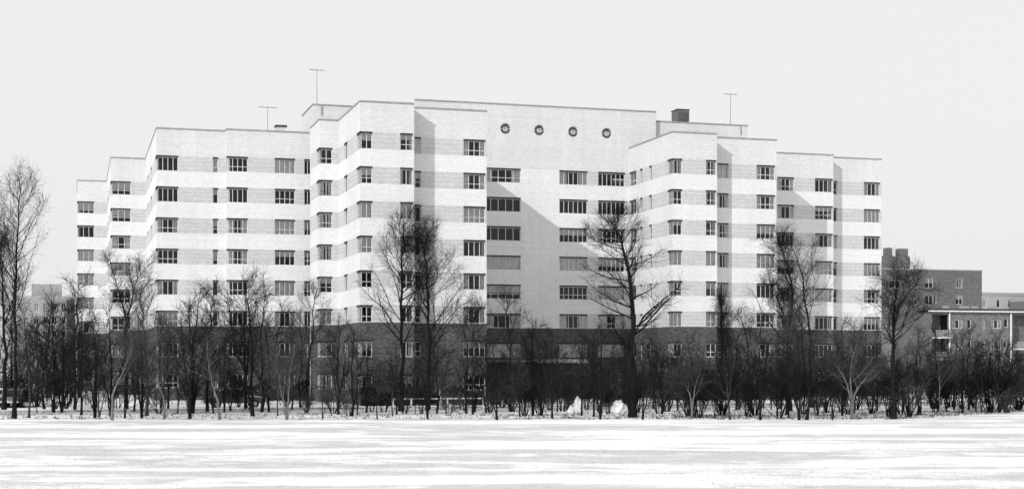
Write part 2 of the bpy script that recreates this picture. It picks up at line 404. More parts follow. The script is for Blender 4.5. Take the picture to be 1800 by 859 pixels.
face(uC2, vC2, 0, uEnd - uC2, [(0.05, u_at(1471.5, vC2) - uC2, False, False, 2), cx(vC2, uC2, 1518.5, 1546.4, False, False, 4)],
     fixed={(1, 0): 'sides', (1, 1): 'net', (1, 2): 'dark', (1, 3): 'full', (1, 4): 'sides'})
# recessed centre
uCl = uAr - 2.0
face(uCl, vC, 0, uB1 + T - uCl, [cx(vC, uCl, 850, 915.3, False, False, 5), cx(vC, uCl, 983.3, 1032.7, False, False, 6), cx(vC, uCl, 1051.5, 1098.4, False, False, 6)],
     parapet=False, plain_cols=(0, 1),
     fixed={(0, 0): 'sides', (0, 1): 'dark', (0, 2): 'dark', (0, 3): 'net', (0, 4): 'half', (1, 0): 'sides', (1, 1): 'dark', (1, 2): 'half', (1, 3): 'net', (1, 4): 'dark', (1, 5): 'sides', (1, 6): 'full', (2, 0): 'dark', (2, 1): 'dark', (2, 2): 'dark', (2, 6): 'net'})
# tall centre screen with four round windows
uTl, uTr = u_at(731, vC), u_at(1153, vC)
zc = zat(230.5, vC / (CT - 78 / F_PX * ST)); rc_ = 0.57
cz0, cz1 = zc - 0.8, zc + 0.8
base = (uTl - UC, vC - VC); Wt = uTr - uTl
piece('parapet', apt, base, 0, 0, Wt, 0, T, WTOP[0], cz0, 'parapet')
piece('parapet', apt, base, 0, 0, Wt, 0, T, cz1, CROOF - 0.14, 'parapet')
piece('coping', apt, base, 0, -0.04, Wt + 0.04, -0.05, T + 0.05, CROOF - 0.14, CROOF, 'coping')
prev = 0.0
for x in (889, 948.5, 1008, 1067):
    Zx = vC / (CT - (x - CX) / F_PX * ST)
    uc = u_at(x, vC) - uTl
    piece('pier', apt, base, 0, prev, uc - 0.8, 0, T, cz0, cz1, 'parapet'); prev = uc + 0.8
    mb = MB(); n = 32                               # a square of wall with a round opening cut through it
    for i in range(n):
        t = 2 * math.pi * (i + 0.5) / n; cs, sn = math.cos(t), math.sin(t); q = 0.8 / max(abs(cs), abs(sn))
        mb.v += [(rc_ * cs, 0, rc_ * sn), (q * cs, 0, q * sn), (rc_ * cs, T, rc_ * sn), (q * cs, T, q * sn)]
    for i in range(n):
        j = (i + 1) % n; a_, b_ = 4 * i, 4 * j
        mb.f += [(a_, b_, b_ + 1, a_ + 1), (a_ + 2, b_ + 2, b_, a_)]
    # fill the corners of the square
    for sx in (-1, 1):
        for sz in (-1, 1): mb.v.append((0.8 * sx, 0, 0.8 * sz))
    for ci, quad in enumerate(((20, 19) if False else None, None, None, None)): pass
    k0 = 4 * n
    for ci, t in enumerate((225, 135, 315, 45)):
        i1 = int((t / 360 * n) - 0.5) % n; i2 = (i1 + 1) % n
        mb.f.append((4 * i1 + 1, 4 * i2 + 1, k0 + ci))
    mb.build('round_opening_wall', M['parapet'], apt, (base[0] + uc, base[1], zc))
    fr_ = MB()
    for i in range(n):
        t0, t1 = 2 * math.pi * i / n, 2 * math.pi * (i + 1) / n; ri, ro = 0.50, rc_ - 0.004
        bq = len(fr_.v)
        for t in (t0, t1):
            fr_.v += [(ri * math.cos(t), 0, ri * math.sin(t)), (ro * math.cos(t), 0, ro * math.sin(t)), (ri * math.cos(t), 0.07, ri * math.sin(t)), (ro * math.cos(t), 0.07, ro * math.sin(t))]
        fr_.f += [(bq, bq + 1, bq + 5, bq + 4), (bq + 4, bq + 6, bq + 2, bq)]
    fr_.box(-0.2, 0.2, 0.0, 0.06, 0.15, 0.2); fr_.box(-0.2, 0.2, 0.0, 0.06, -0.2, -0.15)
    fr_.box(-0.2, -0.15, 0.0, 0.06, -0.15, 0.15); fr_.box(0.15, 0.2, 0.0, 0.06, -0.15, 0.15)
    fr_.box(-0.5, -0.2, 0.004, 0.06, -0.02, 0.02); fr_.box(0.2, 0.5, 0.004, 0.06, -0.02, 0.02)
    w_ = fr_.build('round_window', M['frame'], apt, (base[0] + uc, base[1] + 0.12, zc))
    pn = MB(); pn.v = [(0.52 * math.cos(2 * math.pi * i / 24), 0.04, 0.52 * math.sin(2 * math.pi * i / 24)) for i in range(24)]; pn.f = [tuple(range(23, -1, -1))]
    pn.build('pane', M['glass'], w_)
    MB().box(-0.13, 0.13, 0.12, 0.14, -0.13, 0.13).build('blind', M['blind'], w_)
    bk = MB(); bk.v = [(0.55 * math.cos(2 * math.pi * i / 24), 0.2, 0.55 * math.sin(2 * math.pi * i / 24)) for i in range(24)]; bk.f = [tuple(range(23, -1, -1))]
    bk.build('shutter', M['ventbox'], w_)
piece('pier', apt, base, 0, prev, Wt, 0, T, cz0, cz1, 'parapet')
# the sides and back of the tall screen, penthouses, right-hand returns, back walls, roof and floors
def block(name, u0, u1, v0, v1, z0, z1, mat): return piece(name, apt, (u0 - UC, v0 - VC), 0, 0, u1 - u0, 0, v1 - v0, z0, z1, mat)
block('screen_block', uTl, uTr, vC + 2.6, vC + 5.0, ROOF - 0.9, CROOF - 0.3, 'parapet')
block('partition', uTl + .4, uTr - .4, vC + 2.4, vC + 2.597, ROOF - 0.7, CROOF - 0.4, 'slab')  # added dark backing so the round windows look dark inside
for ue in (uTl, uTr - 0.3): block('side_wall', ue, ue + 0.3, vC + T, vC + 2.6, ROOF - 0.9, CROOF - 0.3, 'parapet')
block('roof', uTl + .3, uTr - .3, vC + T, vC + 2.6, CROOF - 0.6, CROOF - 0.4, 'roofing')  # unseen cover added to keep the sun out of the gap behind the round windows
pv = vC + 0.57
pz = zat(212, pv / (CT - 255 / F_PX * ST))
u0p, u1p = uTr + 0.0, u_at(1314, pv)
block('penthouse', u0p, u1p, pv, pv + 7, ROOF - 0.9, pz - 0.14, 'parapet'); block('coping', u0p, u1p + .05, pv - .05, pv + 7.05, pz - 0.14, pz, 'coping')
u2p = u_at(550, pv)
block('penthouse', u2p, uTl, pv, pv + 7, ROOF - 0.9, pz - 0.14, 'parapet'); block('coping', u2p - .05, uTl, pv - .05, pv + 7.05, pz - 0.14, pz, 'coping')
def rret(u, v0, v1, roof=None):                     # right-facing side walls, v0 front, v1 back
    for (z0, z1, mat, nm) in [(0, WTOP[5] - WH, 'base', 'base_wall'), (WTOP[5] - WH, WTOP[0], 'spandrel', 'side_wall'), (WTOP[0], ROOF - 0.001, 'parapet', 'parapet')]:
        block(nm, u - T, u, v0 + T, v1, z0, z1, mat)
rret(uA2, vA1, vA2); rret(uAr, vA2, vC); rret(uB2, vB1, vB2); rret(uBr, vB2, vC1); rret(uC2, vC1, vC2); rret(uEnd, vC2, 160.0)
ret(24.0, vL1b, 137.8, [])
block('rear_wall', uA0, 24.0 + T, 137.8, 137.8 + T, 0, ROOF, 'parapet')
foot = [(uL3, 200), (uL3, vL3), (uL2, vL3), (uL2, vL2), (uL1a, vL2), (uL1a, vL1a), (uL1b, vL1a), (uL1b, vL1b), (24, vL1b), (24, 137.8), (uA0, 137.8), (uA0, vA0), (uA1, vA0), (uA1, vA1),
        (uA2, vA1), (uA2, vA2), (uAr, vA2), (uAr, vC), (uB1, vC), (uB1, vB1), (uB2, vB1), (uB2, vB2), (uBr, vB2), (uBr, vC1), (uC2, vC1), (uC2, vC2), (uEnd, vC2), (uEnd, 160), (22, 160), (22, 200)]
def inset(poly, d):
    out = []; n = len(poly)
    for i in range(n):
        p0, p1, p2 = poly[i - 1], poly[i], poly[(i + 1) % n]
        def nrm(a, b):
            l = math.hypot(b[0] - a[0], b[1] - a[1]); return (-(b[1] - a[1]) / l, (b[0] - a[0]) / l)
        n1, n2 = nrm(p0, p1), nrm(p1, p2)
        out.append((p1[0] + (n1[0] + n2[0]) * d, p1[1] + (n1[1] + n2[1]) * d))
    return out
ins = [(u - UC, v - VC) for u, v in inset(foot, T + 0.02)]
MB().prism(ins, ROOF - 0.95, ROOF - 0.75).build('roof', M['roofing'], apt)
for k in range(8): MB().prism(ins, WTOP[k] - 2.25, WTOP[k] - 2.05).build('floor_slab', M['slab'], apt)
for (u0, u1, v0, v1) in [(uEnd, 22, 160, 160.3), (22, 22.3, 160.3, 200), (uL3, 22.3, 200, 200.3)]:
    block('rear_wall', min(u0, u1), max(u0, u1), v0, v1, 0, ROOF, 'parapet')
# partitions so that rooms are closed off behind the windows
for (u0, u1, v0, v1) in [(uA1 + .5, uAr - .5, 128.5, 128.7), (uB1 + .5, uBr - .5, 136.9, 137.1), (uCl, uB1 - .1, 146.3, 146.5), (uBr, uEnd - .5, 146.3, 146.5), (uL1a + .5, 24, 146.3, 146.5), (uL2 + .5, 20, 169, 169.2), (uL3 + .5, 20, 191, 191.2), (27.4, 27.6, 124.6, 128.4), (60.0, 60.2, 133, 136.8)]:
    block('partition', u0, u1, v0, v1, 0.02, ROOF - 1.0, 'slab')

# entrance canopy with a bowed front edge
zcan = zat(637, 146); poly = []
ua, ub = u_at(955, 138), u_at(1033, 138)
for i in range(17):
    t = i / 16; poly.append((ua + (ub - ua) * t - UC, vC - 4.6 - 1.1 * math.sin(math.pi * t) ** 0.8 - VC))
poly += [(ub - UC, vC - 0.003 - VC), (ua - UC, vC - 0.003 - VC)]
can = MB().prism(poly, zcan, zcan + 0.26).build('entrance_canopy', M['white'], apt)
MB().prism([(p[0] * 0.985, p[1] + 0.12) for p in poly[:17]] + [(poly[17][0] - .1, poly[17][1] - .05), (poly[18][0] + .1, poly[18][1] - .05)], zcan + 0.264, zcan + 0.36).build('snow_cover', M['snowpile'], can)
for x in (ua + 0.7, ub - 0.7, (ua + ub) / 2): MB().tube((x - UC, vC - 4.3 - VC, 0), (x - UC, vC - 4.3 - VC, zcan), 0.07, 10).build('canopy_column', M['darkmetal'], can)
MB().box(ua - 9 - UC, ua - UC, vC - 1.6 - VC, vC - 0.004 - VC, zcan + 0.05, zcan + 0.25).build('ledge', M['coping'], apt)
dr = MB().box(ua + 3 - UC, ua + 5.2 - UC, vC - 0.09 - VC, vC - 0.004 - VC, 0.02, 2.3).build('entrance_door', M['darkmetal'], apt)
for i in range(2): MB().box(ua + 3.2 + i - UC, ua + 4.0 + i - UC, vC - 0.12 - VC, vC - 0.094 - VC, 0.4, 2.1).build('door_pane', M['glass'], dr)

# ------------------------------------------------------------------ things on the roofs
def on_grid(u, v, z): x, y = UV(u, v); return (x, y, z)
def antenna(x, ytop, ybase, v, zb, label, cross):
    Zp = v / (CT - (x - CX) / F_PX * ST); h = zat(ytop, Zp) - zb; u = u_at(x, v)
    r = empty('television_antenna', on_grid(u, v, zb), TH); tag(r, label, 'antenna', 'rooftop antennas')
    MB().tube((0, 0, 0), (0, 0, h), 0.035, 6, 0.022).build('mast', M['antenna'], r)
    MB().tube((-cross, 0, h - 0.05), (cross, 0, h - 0.05), 0.03, 6).build('boom', M['antenna'], r)
    for i in range(5):
        xx = -cross + 2 * cross * i / 4; MB().tube((xx, -0.35 + 0.04 * i, h - 0.05), (xx, 0.35 - 0.04 * i, h - 0.05), 0.012, 5).build('element', M['antenna'], r)
antenna(557, 122.5, 180, pv + 1.5, pz, 'tall thin television antenna on the roof block left of the highest wall', 0.72)
antenna(470.5, 188, 226, vL1b + 3.5, ROOF - 0.75, 'short television antenna on the left wing beside the small chimney', 0.85)
antenna(1284, 165, 218, pv + 1.5, pz, 'television antenna on the right roof block beside the dark box', 0.72)
# small capped chimney
v_ = vL1b + 3; u_ = u_at(493.5, v_); r = empty('roof_chimney', on_grid(u_, v_, ROOF - 0.75), TH)
tag(r, 'small pale chimney with dark flat cap on the left wing roof', 'chimney')
zt = zat(221, v_ / (CT + 406.5 / F_PX * ST)) - (ROOF - 0.75)
MB().box(-0.45, 0.45, -0.4, 0.4, 0, zt - 0.16).build('shaft', M['parapet'], r)
MB().box(-0.56, 0.56, -0.5, 0.5, zt - 0.16, zt).build('cap', M['darkmetal'], r)
# dark ventilator box
v_ = pv + 1.4; u_ = u_at(1196, v_); r = empty('roof_ventilator', on_grid(u_, v_, pz), TH)
tag(r, 'dark louvred ventilator box on the right roof block', 'ventilator')
zt = zat(194, v_ / (CT - 296 / F_PX * ST)) - pz
MB().box(-0.66, 0.66, -0.8, 0.8, 0.16, zt - 0.08).build('housing', M['ventbox'], r)
MB().box(-0.72, 0.72, -0.86, 0.86, zt - 0.08, zt).build('lid', M['darkmetal'], r)
MB().box(-0.55, 0.55, -0.7, 0.7, 0, 0.16).build('curb', M['darkmetal'], r)
for i in range(5): MB().box(-0.56, 0.56, -0.84, -0.803, 0.26 + i * (zt - 0.5) / 5, 0.30 + i * (zt - 0.5) / 5).build('louvre', M['darkmetal'], r)
# overflow pipes on the penthouse walls
for x in (565, 1302):
    u_ = u_at(x, pv - .06); MB().tube((0, 0, -0.9), (0, 0, 0), 0.05, 6).build('downpipe', M['coping'], apt, (u_ - UC, pv - .1 - VC, pz - 0.15))

# ------------------------------------------------------------------ neighbouring buildings
def nb_window(parent, x0, x1, y0, y1, v, ov, n=2, fm='frame_w', state=None):
    """a window set on wall plane v of a building whose origin is ov=(u0,v0)"""
    Zm = v / (CT - ((x0 + x1) / 2 - CX) / F_PX * ST)
    a, b = u_at(x0, v), u_at(x1, v); z1, z0 = zat(y0, Zm), zat(y1, Zm)
    return window(parent, (0 - ov[0], v - ov[1]), 0, a, b, z0, z1, n, state=state, rail=False, fm=fm, head=False)
def wall_grid(parent, ov, v, u0, u1, z0, z1, holes, mat, thick=0.3):
    """front wall with real openings; holes are (u0,u1,z0,z1) rectangles"""
    us = sorted({u0, u1} | {h[0] for h in holes} | {h[1] for h in holes}); zs = sorted({z0, z1} | {h[2] for h in holes} | {h[3] for h in holes})
    mb = MB()
    for i in range(len(us) - 1):
        for j in range(len(zs) - 1):
            um, zm = (us[i] + us[i + 1]) / 2, (zs[j] + zs[j + 1]) / 2
            if any(h[0] < um < h[1] and h[2] < zm < h[3] for h in holes): continue
            b = len(mb.v); mb.v += [(us[i] - ov[0], v - ov[1], zs[j]), (us[i + 1] - ov[0], v - ov[1], zs[j]), (us[i + 1] - ov[0], v - ov[1], zs[j + 1]), (us[i] - ov[0], v - ov[1], zs[j + 1])]
            mb.f.append((b, b + 1, b + 2, b + 3))
    for h in holes:
        a, b_, c, d = h[0] - ov[0], h[1] - ov[0], h[2], h[3]; y0, y1 = v - ov[1], v - ov[1] + thick; q = len(mb.v)
        mb.v += [(a, y0, c), (b_, y0, c), (b_, y0, d), (a, y0, d), (a, y1, c), (b_, y1, c), (b_, y1, d), (a, y1, d)]
        mb.f += [(q, q + 4, q + 5, q + 1), (q + 1, q + 5, q + 6, q + 2), (q + 2, q + 6, q + 7, q + 3), (q + 3, q + 7, q + 4, q)]
    return mb.build('wall', mat, parent)
def hole_of(x0, x1, y0, y1, v):
    Zm = v / (CT - ((x0 + x1) / 2 - CX) / F_PX * ST); return (u_at(x0, v), u_at(x1, v), zat(y1, Zm), zat(y0, Zm))
def shell(parent, ov, u0, u1, v0, v1, z1, mat, front_open=True):
    mb = MB(); x0, x1, y0, y1 = u0 - ov[0], u1 - ov[0], v0 - ov[1], v1 - ov[1]
    mb.v = [(x0, y0, 0), (x0, y1, 0), (x0, y1, z1), (x0, y0, z1), (x1, y0, 0), (x1, y1, 0), (x1, y1, z1), (x1, y0, z1)]
    mb.f = [(0, 3, 2, 1), (4, 5, 6, 7), (1, 2, 6, 5)]
    mb.build('side_wall', mat, parent)
    MB().box(x0 + .05, x1 - .05, y0 + .05, y1 - .05, z1 - 0.5, z1 - 0.3).build('roof', M['roofing'], parent)
    MB().box(x0 + .3, x1 - .3, y0 + 3.2, y0 + 3.4, 0.01, z1 - 0.6).build('partition', M['slab'], parent)

# five storey brick block behind the right end
v = 236.0; u0, u1 = u_at(1530, v), u_at(1726, v); ov = (u0, v)
zr = zat(461, 250)
nbA = empty('brick_apartment_block', on_grid(u0, v, 0), TH)
tag(nbA, 'tall dark brick block with two chimneys behind the right end of the pale building', 'building')
rects = [(1564, 1583, 489, 506), (1563, 1582, 520, 536), (1626, 1640, 489, 506), (1626, 1640, 519, 535), (1680, 1692, 489, 506), (1680, 1692, 519, 535), (1608, 1613, 489, 506), (1608, 1613, 519, 535), (1642.5, 1646, 519, 535)]
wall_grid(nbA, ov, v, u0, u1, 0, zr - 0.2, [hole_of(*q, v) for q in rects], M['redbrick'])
shell(nbA, ov, u0, u1, v, v + 14, zr - 0.2, M['redbrick'])
for i, q in enumerate(rects): nb_window(nbA, *q, v, ov, 2 if q[1] - q[0] > 8 else 1, state=['half', 'net', 'half', 'dark', 'sides'][i % 5])
MB().box(-0.05, u1 - u0 + 0.05, -0.06, 14.05, zr - 0.2, zr).build('coping', M['coping'], nbA)
us0, us1 = u_at(1540, v), u_at(1600, v); zs = zat(438, 250)
st = MB().box(us0 - u0, us1 - u0, 0.1, 5, zr + 0.004, zs).build('stair_head', M['redbrick'], nbA)
for xa, xb, yt in ((1562.5, 1571.5, 422), (1584.5, 1599.5, 423)):
    MB().box(u_at(xa, v) - u0, u_at(xb, v) - u0, 0.6, 2.0, zs + 0.004, zat(yt, 250)).build('chimney', M['redbrick'], nbA)

# low flats with balconies, nearer
v = 186.0; u0, u1 = u_at(1637, v), u_at(1872, v); ov = (u0, v)
Zn = v / (CT - 740 / F_PX * ST); zr = zat(547, Zn)
nbB = empty('balcony_flats', on_grid(u0, v, 0), TH)
tag(nbB, 'low brick flats with white eaves and balconies at the right edge', 'building')
rects = [(1673, 1692, 562, 577), (1701, 1707, 561, 577), (1727, 1731, 562, 577), (1741.5, 1760, 562, 577), (1765, 1772, 560, 575), (1675, 1691, 599, 613), (1701, 1707, 599, 612), (1727, 1732, 599, 612), (1741.5, 1760, 599, 614), (1765, 1770, 599, 611)]
balc = [(1638.5, 1667, 552, 584), (1638.5, 1667, 593, 622), (1781, 1830, 552, 604), (1783, 1830, 612, 640)]
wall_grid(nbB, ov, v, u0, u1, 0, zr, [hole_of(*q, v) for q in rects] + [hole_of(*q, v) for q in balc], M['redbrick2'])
shell(nbB, ov, u0, u1, v, v + 11, zr, M['redbrick2'])
for i, q in enumerate(rects): nb_window(nbB, *q, v, ov, 3 if q[1] - q[0] > 10 else 1, state=['sides', 'dark', 'net', 'sides', 'dark'][i % 5])
MB().box(-0.5, u1 - u0 + 0.5, -0.55, -0.006, zr - 0.04, zr + 0.13).build('eave', M['frame_w'], nbB)
MB().box(-0.5, u1 - u0 + 0.5, -0.5, 11.4, zr + 0.135, zr + 0.45).build('roof_edge', M['darkmetal'], nbB)
for x in (1668, 1776): MB().tube((u_at(x, v) - u0, -0.16, 0), (u_at(x, v) - u0, -0.16, zr - 0.13), 0.11, 8).build('downpipe', M['frame_w'], nbB)
for (x0, x1, y0, y1) in balc:
    h = hole_of(x0, x1, y0, y1, v); a, b_ = h[0] - u0, h[1] - u0
    bl = MB().box(a, b_, -1.0, 0.0, h[2] - 0.85, h[2] - 0.7).build('balcony', M['frame_w'], nbB)
    rl = MB().box(a, b_, -1.0, -0.94, h[2] + 0.25, h[2] + 0.33)
    nb = int((b_ - a) / 0.24)
    for i in range(nb + 1): rl.box(a + (b_ - a - 0.05) * i / nb, a + (b_ - a - 0.05) * i / nb + 0.14, -0.985, -0.955, h[2] - 0.695, h[2] + 0.247)
    rl.build('railing', M['coping'], bl)
    MB().box(a + 0.1, b_ - 0.1, 1.9, 2.0, h[2], h[3]).build('balcony_back', M['redbrick2'], bl)
# sunlit stair wing stepping out of its left side
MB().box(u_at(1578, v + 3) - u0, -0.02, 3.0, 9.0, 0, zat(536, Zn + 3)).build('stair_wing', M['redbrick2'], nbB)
# chimney pots and parapet lumps on the flats' roof
for x, w in ((1660, 9), (1690, 14), (1712, 8), (1740, 12)):
    MB().box(u_at(x, v + 4) - u0, u_at(x + w, v + 4) - u0, 4, 4.6, zr + 0.452, zr + 1.0).build('roof_curb', M['hazebrick'], nbB)

# pale far block beyond
v = 330.0; u0, u1 = u_at(1690, v), u_at(1900, v); ov = (u0, v); Zf = v / (CT - 860 / F_PX * ST); zr = zat(514, Zf)
nbC = empty('distant_block', on_grid(u0, v, 0), TH)
tag(nbC, 'distant pale flat-roofed block above the eaves of the balcony flats', 'building')
rects = [(1727, 1733, 527, 540), (1752, 1758, 527, 540), (1772, 1777, 527, 540)]
wall_grid(nbC, ov, v, u0, u1, 0, zr, [hole_of(*q, v) for q in rects], M['hazebrick']); shell(nbC, ov, u0, u1, v, v + 15, zr, M['hazebrick'])
for q in rects: nb_window(nbC, *q, v, ov, 1)
MB().box(-.1, u1 - u0, -.1, -0.006, zr - 0.8, zr - 0.2).build('cornice', M['coping'], nbC)
MB().box(u_at(1773, v) - u0, u1 - u0 - 1, -9.0, -0.3, 0, zat(529, Zf - 6)).build('front_wing', M['redbrick'], nbC)

# brick block at the far left, pale attic storey
v = 250.0; u0, u1 = u_at(30, v), u_at(131.5, v); ov = (u0, v); Zf = v / (CT + 820 / F_PX * ST); zr = zat(520, Zf)
nbD = empty('left_brick_block', on_grid(u0, v, 0), TH)
tag(nbD, 'hazy brick block half hidden by trees at the far left', 'building')
rects = [(60 + 16 * i, 68 + 16 * i, 532 + 24 * j, 545 + 24 * j) for i in range(4) for j in range(3)]
wall_grid(nbD, ov, v, u0, u1, 0, zr, [hole_of(*q, v) for q in rects], M['hazebrick']); shell(nbD, ov, u0, u1, v, v + 14, zr, M['hazebrick'])
for q in rects: nb_window(nbD, *q, v, ov, 2, fm='frame')
MB().box(u_at(55, v) - u0, u_at(108, v) - u0, 2, 8, zr + 0.004, zat(498, Zf)).build('attic_storey', M['hazebrick'], nbD)
MB().box(u_at(115, v) - u0, u_at(131, v) - u0, 0.05, 6, zr + 0.004, zat(496, Zf)).build('stair_head', M['parapet'], nbD)

MB().box(u_at(117, v) - u0, u_at(131, v) - u0, -1.2, -0.01, 0, zat(526, Zf)).build('painted_shade_box', M['base'], nbD)  # added box: the block's shadow side put into dark brick

# ------------------------------------------------------------------ trees: vectorised branch growth
def unit(a): return a / np.maximum(np.linalg.norm(a, axis=-1, keepdims=True), 1e-9)
def sample(Pp, Rr, t):
    """positions, tangents and radii along polylines Pp (M,K,3) at t (M,C)"""
    Mn, K, _ = Pp.shape; s = np.clip(t * (K - 1), 0, K - 1.001); i = s.astype(int); f = s - i; m = np.arange(Mn)[:, None]
    p = Pp[m, i] * (1 - f[..., None]) + Pp[m, i + 1] * f[..., None]
    r_ = Rr[m, i] * (1 - f) + Rr[m, i + 1] * f
    return p, unit(Pp[m, i + 1] - Pp[m, i]), r_
def sprout(g, Pp, Rr, count, t0, t1, a0, a1, L0, L1, K, wob, up, rr=0.6, rmin=0.006, lmax=None, endtaper=0.25, base_t=0.5, lmin=0.0):
    """grow `count` children from every polyline; lengths are fractions of the parent's length"""
    Mn = Pp.shape[0]
    t = t0 + (t1 - t0) * ((np.arange(count)[None, :] + g.random((Mn, count))) / count)
    p, tan, pr = sample(Pp, Rr, t)
    plen = np.linalg.norm(np.diff(Pp, axis=1), axis=2).sum(1)[:, None]
    rnd = unit(g.normal(size=p.shape)); perp = unit(rnd - (rnd * tan).sum(-1, keepdims=True) * tan)
    ang = a0 + (a1 - a0) * g.random((Mn, count))
    d = tan * np.cos(ang)[..., None] + perp * np.sin(ang)[..., None]
    L = plen * (L0 + (L1 - L0) * g.random((Mn, count))) * (1 - base_t * (t - t0) / max(t1 - t0, 1e-6))
    if lmax: L = np.minimum(L, lmax)
    if lmin: L = np.maximum(L, lmin * (0.6 + 0.8 * g.random(L.shape)))
    p, d, L, pr = p.reshape(-1, 3), d.reshape(-1, 3), L.reshape(-1), pr.reshape(-1)
    out = [p]; step = (L / (K - 1))[:, None]
    for i in range(K - 1):
        d = unit(d + g.normal(size=d.shape) * wob + np.array([0, 0, up])); out.append(out[-1] + d * step)
    pts = np.stack(out, 1)
    r0 = np.maximum(pr * rr, rmin); r0 = np.minimum(r0, np.maximum(L * 0.021, rmin)); tt = np.linspace(1, endtaper, K)
    return pts, np.maximum(r0[:, None] * tt[None, :], rmin * 0.6)
def tubes(groups):
    """groups: (pts (M,K,3), radii (M,K), sides) -> arrays of verts and quads"""
    V, Q, off = [], [], 0
    for pts, rad, n in groups:
        Mn, K, _ = pts.shape
        tan = np.empty_like(pts); tan[:, 1:-1] = (pts[:, 2:] - pts[:, :-2]) if K > 2 else 0; tan[:, 0] = pts[:, 1] - pts[:, 0]; tan[:, -1] = pts[:, -1] - pts[:, -2]
        tan = unit(tan); ref = np.where(np.abs(tan[..., 2:3]) > 0.9, np.array([1., 0, 0]), np.array([0, 0, 1.]))
        ref = np.broadcast_to(ref[:, :1], tan.shape)
        a = unit(np.cross(tan, ref)); b = np.cross(tan, a)
        th = 2 * np.pi * np.arange(n) / n
        ring = a[:, :, None] * np.cos(th)[None, None, :, None] + b[:, :, None] * np.sin(th)[None, None, :, None]
        V.append((pts[:, :, None] + ring * rad[:, :, None, None]).reshape(-1, 3))
        idx = off + np.arange(Mn * K * n).reshape(Mn, K, n)
        nx_ = np.roll(idx, -1, axis=2)
        Q.append(np.stack([idx[:, :-1], nx_[:, :-1], nx_[:, 1:], idx[:, 1:]], -1).reshape(-1, 4)); off += Mn * K * n
    return np.concatenate(V), np.concatenate(Q)
def np_mesh(name, V, Q, mat, smooth=True):
    me = bpy.data.meshes.new(name); k = Q.shape[1]
    me.vertices.add(len(V)); me.vertices.foreach_set("co", V.astype(np.float32).ravel())
    me.loops.add(Q.size); me.loops.foreach_set("vertex_index", Q.astype(np.int32).ravel())
    me.polygons.add(len(Q)); me.polygons.foreach_set("loop_start", np.arange(0, Q.size, k, dtype=np.int32))
    me.polygons.foreach_set("use_smooth", np.full(len(Q), smooth))
    me.update(calc_edges=True); me.materials.append(mat); return me
TRIS = [0]
def tree_mesh(seed, trunks, c1, c2, c3, c4=0, limb=(0.3, 1.0, 35, 65, 0.3, 0.5), up=0.12, wob=0.16, bark='bark', twig='twig', br_len=(0.35, 0.6), tw_len=(0.35, 0.7), twr=0.008):
    """trunks: list of polylines [(x,y,z,r),...]; c1 limbs per trunk, c2 branches per limb, c3 twigs per branch, c4 twiglets"""
    g = np.random.default_rng(seed); gt, gc = [], []; wob *= 0.72
    for tr_ in trunks:
        tr_ = np.array(tr_, float); K = 14
        s = np.linspace(0, len(tr_) - 1, K); i = np.minimum(s.astype(int), len(tr_) - 2); f = (s - i)[:, None]
        q = tr_[i] * (1 - f) + tr_[i + 1] * f
        for _ in range(2): q[1:-1, :3] = (q[:-2, :3] + 2 * q[1:-1, :3] + q[2:, :3]) / 4
        hgt = q[-1, 2] - q[0, 2]
        q[2:, :2] += g.normal(size=(K - 2, 2)) * 0.008 * hgt * 0.6
        Pt, Rt = q[None, :, :3], q[None, :, 3].copy(); Rt[0, 0] *= 1.35
        gt.append((Pt, Rt, 8))
        t0, t1, a0, a1, l0, l1 = limb
        P1, R1 = sprout(g, Pt, Rt, c1, t0, t1, R(a0), R(a1), l0, l1, 7, wob, up, 0.42, 0.016, endtaper=0.3, base_t=0.72)
        gt.append((P1, R1, 5))
        P2, R2 = sprout(g, P1, R1, c2, 0.15, 1.0, R(22), R(52), br_len[0], br_len[1], 5, wob * 1.2, up * 0.9, 0.6, 0.011, base_t=0.75)
        gc.append((P2, R2, 4))
        Px, Rx = sprout(g, Pt, Rt, c1 * 2, max(t0, 0.45), 1.0, R(25), R(70), 0.05, 0.13, 5, wob, up, 0.4, 0.012); gc.append((Px, Rx, 4))
        P2 = np.concatenate([P2, Px]); R2 = np.concatenate([R2, Rx])
        P3, R3 = sprout(g, P2, R2, c3 + 1, 0.05, 1.0, R(18), R(50), tw_len[0], tw_len[1], 3, wob * 1.3, up * 0.6, 0.6, twr * 0.85, base_t=0.75, lmin=0.62)
        gc.append((P3, R3, 3))
        if c4:
            P4, R4 = sprout(g, P3, R3, c4 + 1, 0.15, 1.0, R(20), R(60), 0.35, 0.8, 2, wob * 1.3, up * 0.4, 0.7, twr * 0.65, lmin=0.42)
            gc.append((P4, R4, 3))
    V, Q = tubes(gt); a = np_mesh('trunk', V, Q, M[bark]); V, Q2 = tubes(gc); b = np_mesh('crown', V, Q2, M[twig])
    TRIS[0] += 2 * (len(Q) + len(Q2)); return a, b
def plant_tree(name, pos, meshes, label, cat='tree', group=None, rz=0.0, sc=1.0, parts=('trunk', 'crown')):
    r = empty(name, (pos[0], pos[1], 0), rz); r.scale = (sc, sc, sc)
    link(parts[0], meshes[0], r); link(parts[1], meshes[1], r); return tag(r, label, cat, group)
def trunk_from(px, ybase, rbase, rtop=0.02, lean=None):
    """trunk polyline traced at the tree's own distance: px = [(x, y), ...] from the base up; small random depth wander"""
    X0, Z = P(px[0][0], ybase); n = len(px); out = []
    for i, (x, y) in enumerate(px):
        t = i / (n - 1); dz = 0.35 * math.sin(2.3 * i + px[0][0]) * t
        out.append((at(x, Z) - X0, dz, max(0.0, zat(y, Z)) if i else -0.05, (rbase + (rtop - rbase) * t ** 0.8) * 0.95))
    return (X0, Z), out

BIG = 'tall bare trees standing before the building'
